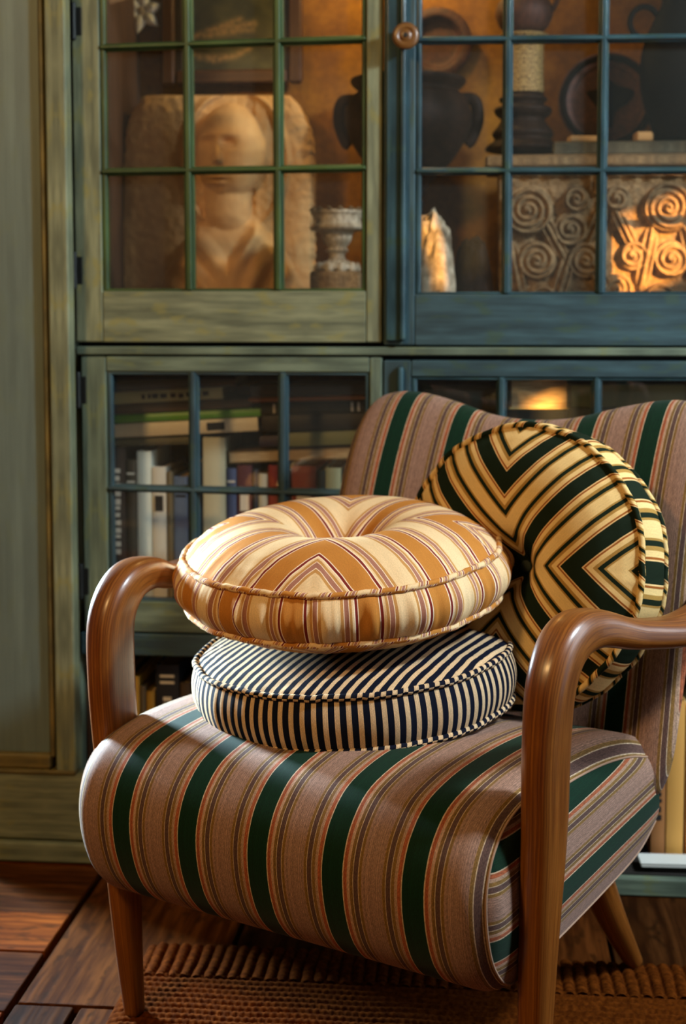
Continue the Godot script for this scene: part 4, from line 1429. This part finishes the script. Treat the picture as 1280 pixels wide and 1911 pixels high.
	part(bj, "body", MB.new().lathe(bjp, Vector3.ZERO, 44, 70), M.black_clay)
	var hk := (CAM_POS.z - zj) / CAM_F
	var hc := Vector3(-60.0 * hk, at(jx, 40, zj).y - bj.position.y, 0)
	var ring := []
	for i in 17:
		var t := i / 16.0 * TAU
		ring.append(hc + Vector3(cos(t) * 25 * hk, sin(t) * 27 * hk, 0))
	part(bj, "handle", MB.new().sweep(ring, [0.0055], [0.0055], [Vector3(0, 0, 1)], 10, 48, 2.0, false), M.black_clay)

	# two rough stones at the foot of the urn
	lump("pale_stone", "pale rounded rough stone lying behind the lower left pane of the right door", at(806, 480, -0.22), 46.0, 395.0, M.marble, 331, 0.07)
	lump("dark_stone", "dark rough stone lying between the pale stone and the capital", at(880, 500, -0.30), 42.0, 446.0, M.bronze, 337, 0.06)


func lump(called: String, label: String, c: Vector3, half: float, top: float, m: Material, seed_: int, depth: float) -> void:
	var k := (CAM_POS.z - c.z) / CAM_F
	var ty := at(800, top, c.z).y
	var o := thing(called, label, "stone", Vector3(c.x, SHELF_Y, c.z))
	var n := noise(seed_, 1.0, 3)
	var mb := MB.new()
	mb.surf(func(u: float, v: float) -> Vector3:
		var t := u * TAU
		var ph := v * PI * 0.5
		var d := Vector3(cos(t) * sin(ph + 0.35) if v < 0.98 else 0.0, cos(ph), sin(t) * sin(ph + 0.35))
		d = Vector3(cos(t) * sin(ph), cos(ph), sin(t) * sin(ph))
		var r := 1.0 + 0.14 * n.get_noise_3d(d.x * 1.4, d.y * 1.4, d.z * 1.4) + 0.03 * n.get_noise_3d(d.x * 5.0, d.y * 5.0, d.z * 5.0)
		return Vector3(d.x * half * k * r, maxf(0.0, d.y * (ty - SHELF_Y) * r), d.z * depth * r),
		func(u: float, v: float) -> Vector2: return Vector2(u, v) * 0.2, 60, 30, true, false, 1.0)
	part(o, "rock", mb, m)


# ================================================================ books
# a book standing on its tail with the spine to the viewer: x thickness, y height, z depth (going back)
func book(label: String, origin: Vector3, size: Vector3, b: Basis, color: Color, group: String, style := 0, rough := 0.6, pages_out := false) -> void:
	var o := thing("book", label, "book", origin, b, group)
	var t := 0.0025
	var cov := MB.new()
	var cm := mat(color, rough)
	for s in [-1.0, 1.0]:
		cov.box(Vector3(s * (size.x - t) * 0.5, size.y * 0.5, -size.z * 0.5), Vector3(t, size.y, size.z), 0.0008)
	var zs := -size.z + 0.0015 if pages_out else -0.0015
	cov.box(Vector3(0, size.y * 0.5, zs), Vector3(size.x - 0.001, size.y, 0.003), 0.0012)
	if not pages_out:
		var bow := MB.new()
		cov.surf(func(u: float, v: float) -> Vector3:
			var s := u * 2.0 - 1.0
			return Vector3(s * size.x * 0.5, size.y * v, 0.0022 * (1.0 - s * s)),
			func(u: float, v: float) -> Vector2: return Vector2(u, v), 8, 1, false, false, 1.0)
	part(o, "cover", cov, cm)
	var pg := MB.new().box(Vector3(0, size.y * 0.5, -size.z * 0.5 + (0.004 if pages_out else 0.0)), Vector3(size.x - t * 2.0, size.y - 0.008, size.z - 0.010), 0.001)
	part(o, "pages", pg, M.pages)
	if style > 0 and not pages_out:
		var ti := MB.new()
		var f := 0.0026
		if style == 1:          # one tall column of worn lettering
			var y := size.y * 0.30
			while y < size.y * 0.86:
				var hh := rng.randf_range(0.006, 0.013)
				ti.box(Vector3(rng.randf_range(-0.001, 0.001), y, f), Vector3(size.x * 0.42, hh, 0.0008), 0.0002)
				y += hh + 0.005
		elif style == 2:        # bands near head and tail
			for q in [0.90, 0.84, 0.12]:
				ti.box(Vector3(0, size.y * q, f - 0.0003), Vector3(size.x * 0.8, 0.004, 0.0008), 0.0002)
		elif style == 3:        # a label block
			ti.box(Vector3(0, size.y * 0.72, f - 0.0002), Vector3(size.x * 0.6, size.y * 0.12, 0.0008), 0.0002)
		elif style == 4:        # two short lines at the head and a column below
			for q in [0.93, 0.89]:
				ti.box(Vector3(0, size.y * q, f - 0.0003), Vector3(size.x * 0.62, 0.005, 0.0008), 0.0002)
			var y := size.y * 0.42
			while y < size.y * 0.82:
				ti.box(Vector3(0, y, f), Vector3(size.x * 0.36, 0.008, 0.0008), 0.0002)
				y += 0.0125
		var lum := color.get_luminance()
		part(o, "spine_title", ti, M.ink if lum > 0.45 else M.foil)


func upright(label: String, x0: float, x1: float, top: float, z: float, floor_y: float, color: Color, group: String, style := 0, rough := 0.6, depth := 0.17) -> void:
	var a := at(x0, top, z)
	var c := at(x1, top, z)
	book(label, Vector3((a.x + c.x) * 0.5, floor_y, z), Vector3(c.x - a.x - 0.0012, a.y - floor_y, depth), Basis.IDENTITY, color, group, style, rough)


# lies on its side: from the lower left corner to the lower right one
func lying(label: String, x0: float, y0: float, x1: float, y1: float, thick: float, z: float, color: Color, group: String, style := 0, rough := 0.6, pages_out := false, depth := 0.17) -> void:
	var a := at(x0, y0, z)
	var c := at(x1, y1, z)
	var d := (c - a)
	var t := thick * (CAM_POS.z - z) / CAM_F
	var ex := d.normalized()
	var ey := Vector3(-ex.y, ex.x, 0)
	# the book's own height runs along ex, its thickness along -ey
	book(label, a + ey * t * 0.5, Vector3(t - 0.0006, d.length(), depth), Basis(-ey, ex, Vector3(0, 0, 1)), color, group, style, rough, pages_out)


func make_books() -> void:
	var z := -0.19
	var fy: float = yrow(1124.0, CAB_Z, 330.0) - 0.0168
	var g := "books standing behind the lower left door"
	upright("dark brown book with tall worn lettering, first at the left behind the lower door", 202, 233, 834, z, fy, c8(58, 44, 34), g, 1)
	upright("olive brown book between the dark lettered one and the tall pale one", 234, 254, 858, z, fy, c8(70, 60, 42), g, 2)
	upright("tall pale greenish-white book behind the lower left pane", 255, 282, 842, z, fy, c8(236, 242, 222), g, 0, 0.45)
	upright("shorter white book with a small dark label, right of the tall pale one", 283, 310, 871, z, fy, c8(232, 230, 212), g, 3, 0.45)
	upright("thin khaki book between the white and the blue ones", 311, 323, 880, z, fy, c8(128, 120, 92), g, 0)
	upright("dusty blue book with pale bands at head and tail", 324, 350, 889, z, fy, c8(110, 144, 200), g, 2, 0.5)
	upright("black book just behind the first upright glazing bar", 352, 375, 862, z, fy, c8(30, 30, 28), g, 0)
	upright("tall thick glossy cream book, tallest of the standing books", 378, 421, 816, z, fy, c8(206, 200, 164), g, 0, 0.16)
	upright("navy book with pale bands right of the tall glossy cream one", 422, 441, 874, z, fy, c8(70, 84, 118), g, 2)
	upright("thick dark maroon book with a label, left of the white one", 442, 470, 868, z, fy, c8(84, 34, 40), g, 3)
	upright("thin dark slate book beside the maroon one", 471, 481, 876, z, fy, c8(40, 50, 60), g, 0)
	upright("white-spined slim book left of the slim red one", 482, 499, 884, z, fy, c8(196, 200, 182), g, 0, 0.5)
	upright("slim red book close to the second upright glazing bar", 500, 518, 868, z, fy, c8(140, 46, 40), g, 0, 0.35)
	upright("black slim book behind the second upright glazing bar", 519, 543, 876, z, fy, c8(26, 26, 26), g, 0)
	upright("russet red book behind the right-hand lower pane", 544, 590, 869, z, fy, c8(132, 54, 36), g, 3)
	upright("dark teal slim book right of the russet one", 591, 606, 878, z, fy, c8(32, 52, 54), g, 0)
	upright("pale sage book near the chair back", 607, 637, 873, z, fy, c8(150, 156, 122), g, 0)
	upright("dark book last before the chair back", 638, 684, 868, z, fy, c8(38, 32, 30), g, 0)
	# lying on top of them
	g = "books lying on the standing ones behind the lower left door"
	lying("grey-olive thin book lying lowest at the left", 204, 834, 352, 829, 14, z, c8(98, 94, 66), g)
	lying("thick cream book lying under the lime green one", 204, 818, 482, 804, 26, z, c8(234, 222, 186), g, 3, 0.5)
	lying("lime green book lying in the stack", 206, 791, 487, 777, 16, z, c8(96, 158, 44), g, 0, 0.4)
	lying("dull brown book lying on the lime green one", 206, 774, 470, 760, 18, z, c8(90, 74, 50), g)
	lying("cream and sage book lying near the top of the left stack", 206, 755, 416, 744, 22, z, c8(176, 172, 124), g, 1)
	lying("dark brown book lying topmost on the left", 215, 732, 440, 720, 20, z, c8(52, 38, 28), g)
	lying("fat old book lying with yellowed page edges outward", 424, 866, 690, 856, 24, z, c8(96, 74, 36), g, 0, 0.7, true)
	lying("olive cloth book lying on the yellowed page edges", 533, 834, 690, 828, 26, z, c8(126, 128, 82), g)
	lying("small dark violet book lying left of the olive cloth one", 485, 834, 531, 832, 20, z, c8(54, 46, 64), g)
	lying("black book lying above the olive cloth one", 490, 805, 690, 800, 30, z, c8(38, 34, 28), g)
	lying("dark green book lying under the thin orange one", 488, 774, 690, 769, 22, z, c8(46, 46, 34), g, 2)
	lying("thin orange book lying in the dark stack at the right", 464, 751, 690, 746, 9, z, c8(168, 96, 34), g)
	lying("dark umber book lying topmost at the right", 466, 741, 690, 736, 22, z, c8(50, 36, 26), g)
	# right lower door
	g = "books behind the lower right door"
	upright("thick brown book standing behind the chair back", 790, 900, 770, z, fy, c8(70, 52, 34), g)
	upright("thick dark book standing behind the chair back, second from the left", 902, 1060, 766, z, fy, c8(50, 42, 32), g)
	upright("thick tan book standing behind the chair back, at the right", 1062, 1270, 762, z, fy, c8(104, 84, 46), g)
	lying("dark gold book lying left of the bright pages", 792, 766, 930, 766, 40, z, c8(96, 74, 26), g)
	lying("book lying with bright page edges outward above the chair back", 950, 764, 1062, 764, 56, -0.105, c8(190, 164, 96), g, 0, 0.6, true)
	lying("olive gold book lying at the right above the chair back", 1066, 760, 1278, 760, 42, z, c8(122, 106, 44), g)
	# open bottom shelf
	z = -0.13
	fy = 0.0345
	g = "books on the open bottom shelf at the left"
	upright("pinkish tan book with dark lettering at the far left of the bottom shelf", 153, 189, 1262, z, fy, c8(158, 122, 98), g, 1)
	upright("grey book behind the left arm on the bottom shelf", 191, 220, 1278, z, fy, c8(90, 84, 74), g)
	upright("dark green book behind the left arm on the bottom shelf", 222, 245, 1256, z, fy, c8(38, 50, 40), g)
	upright("slim yellow book beside the left arm on the bottom shelf", 247, 260, 1262, z, fy, c8(196, 156, 60), g)
	upright("slim grey-brown book right of the slim yellow one", 261, 272, 1280, z, fy, c8(96, 86, 66), g)
	upright("ochre book left of the black lettered one", 273, 289, 1290, z, fy, c8(164, 128, 44), g)
	upright("black book with pale lettering on the bottom shelf", 290, 334, 1240, z, fy, c8(26, 28, 36), g, 4)
	upright("brown book right of the black lettered one", 336, 356, 1274, z, fy, c8(70, 56, 38), g)
	upright("dark umber book nearest the blue cushion on the bottom shelf", 358, 392, 1268, z, fy, c8(52, 42, 32), g)
	g = "books on the open bottom shelf at the right"
	z = -0.036
	upright("brown lettered book at the right of the bottom shelf", 1218, 1245, 1340, z, fy, c8(170, 112, 60), g, 1)
	upright("tall yellow-tan book at the right of the bottom shelf", 1247, 1280, 1308, z, fy, c8(238, 176, 88), g, 0)
	upright("orange-brown book right of the tall yellow-tan one", 1282, 1310, 1320, z, fy, c8(196, 120, 52), g, 0)
	# magazine lying in front of them
	var ma := at(1190, 1619, 0.03)
	var mx := ma.x + 0.125
	var under := thing("magazine", "thin black magazine lying flat under the white one on the bottom shelf edge", "magazine", Vector3(mx + 0.012, 0.0345, -0.004))
	part(under, "pages", MB.new().box(Vector3(0, 0.0052, 0), Vector3(0.22, 0.0104, 0.052), 0.001), M.dark)
	var mg := thing("magazine", "white magazine lying flat on the edge of the bottom shelf at the right", "magazine", Vector3(mx, 0.0453, 0.006), Basis(Vector3.UP, 0.03))
	part(mg, "pages", MB.new().box(Vector3(0, 0.003, 0), Vector3(0.24, 0.006, 0.045), 0.001), M.paper)
	part(mg, "cover", MB.new().box(Vector3(0, 0.0068, 0), Vector3(0.242, 0.0014, 0.047), 0.0006), M.paper)
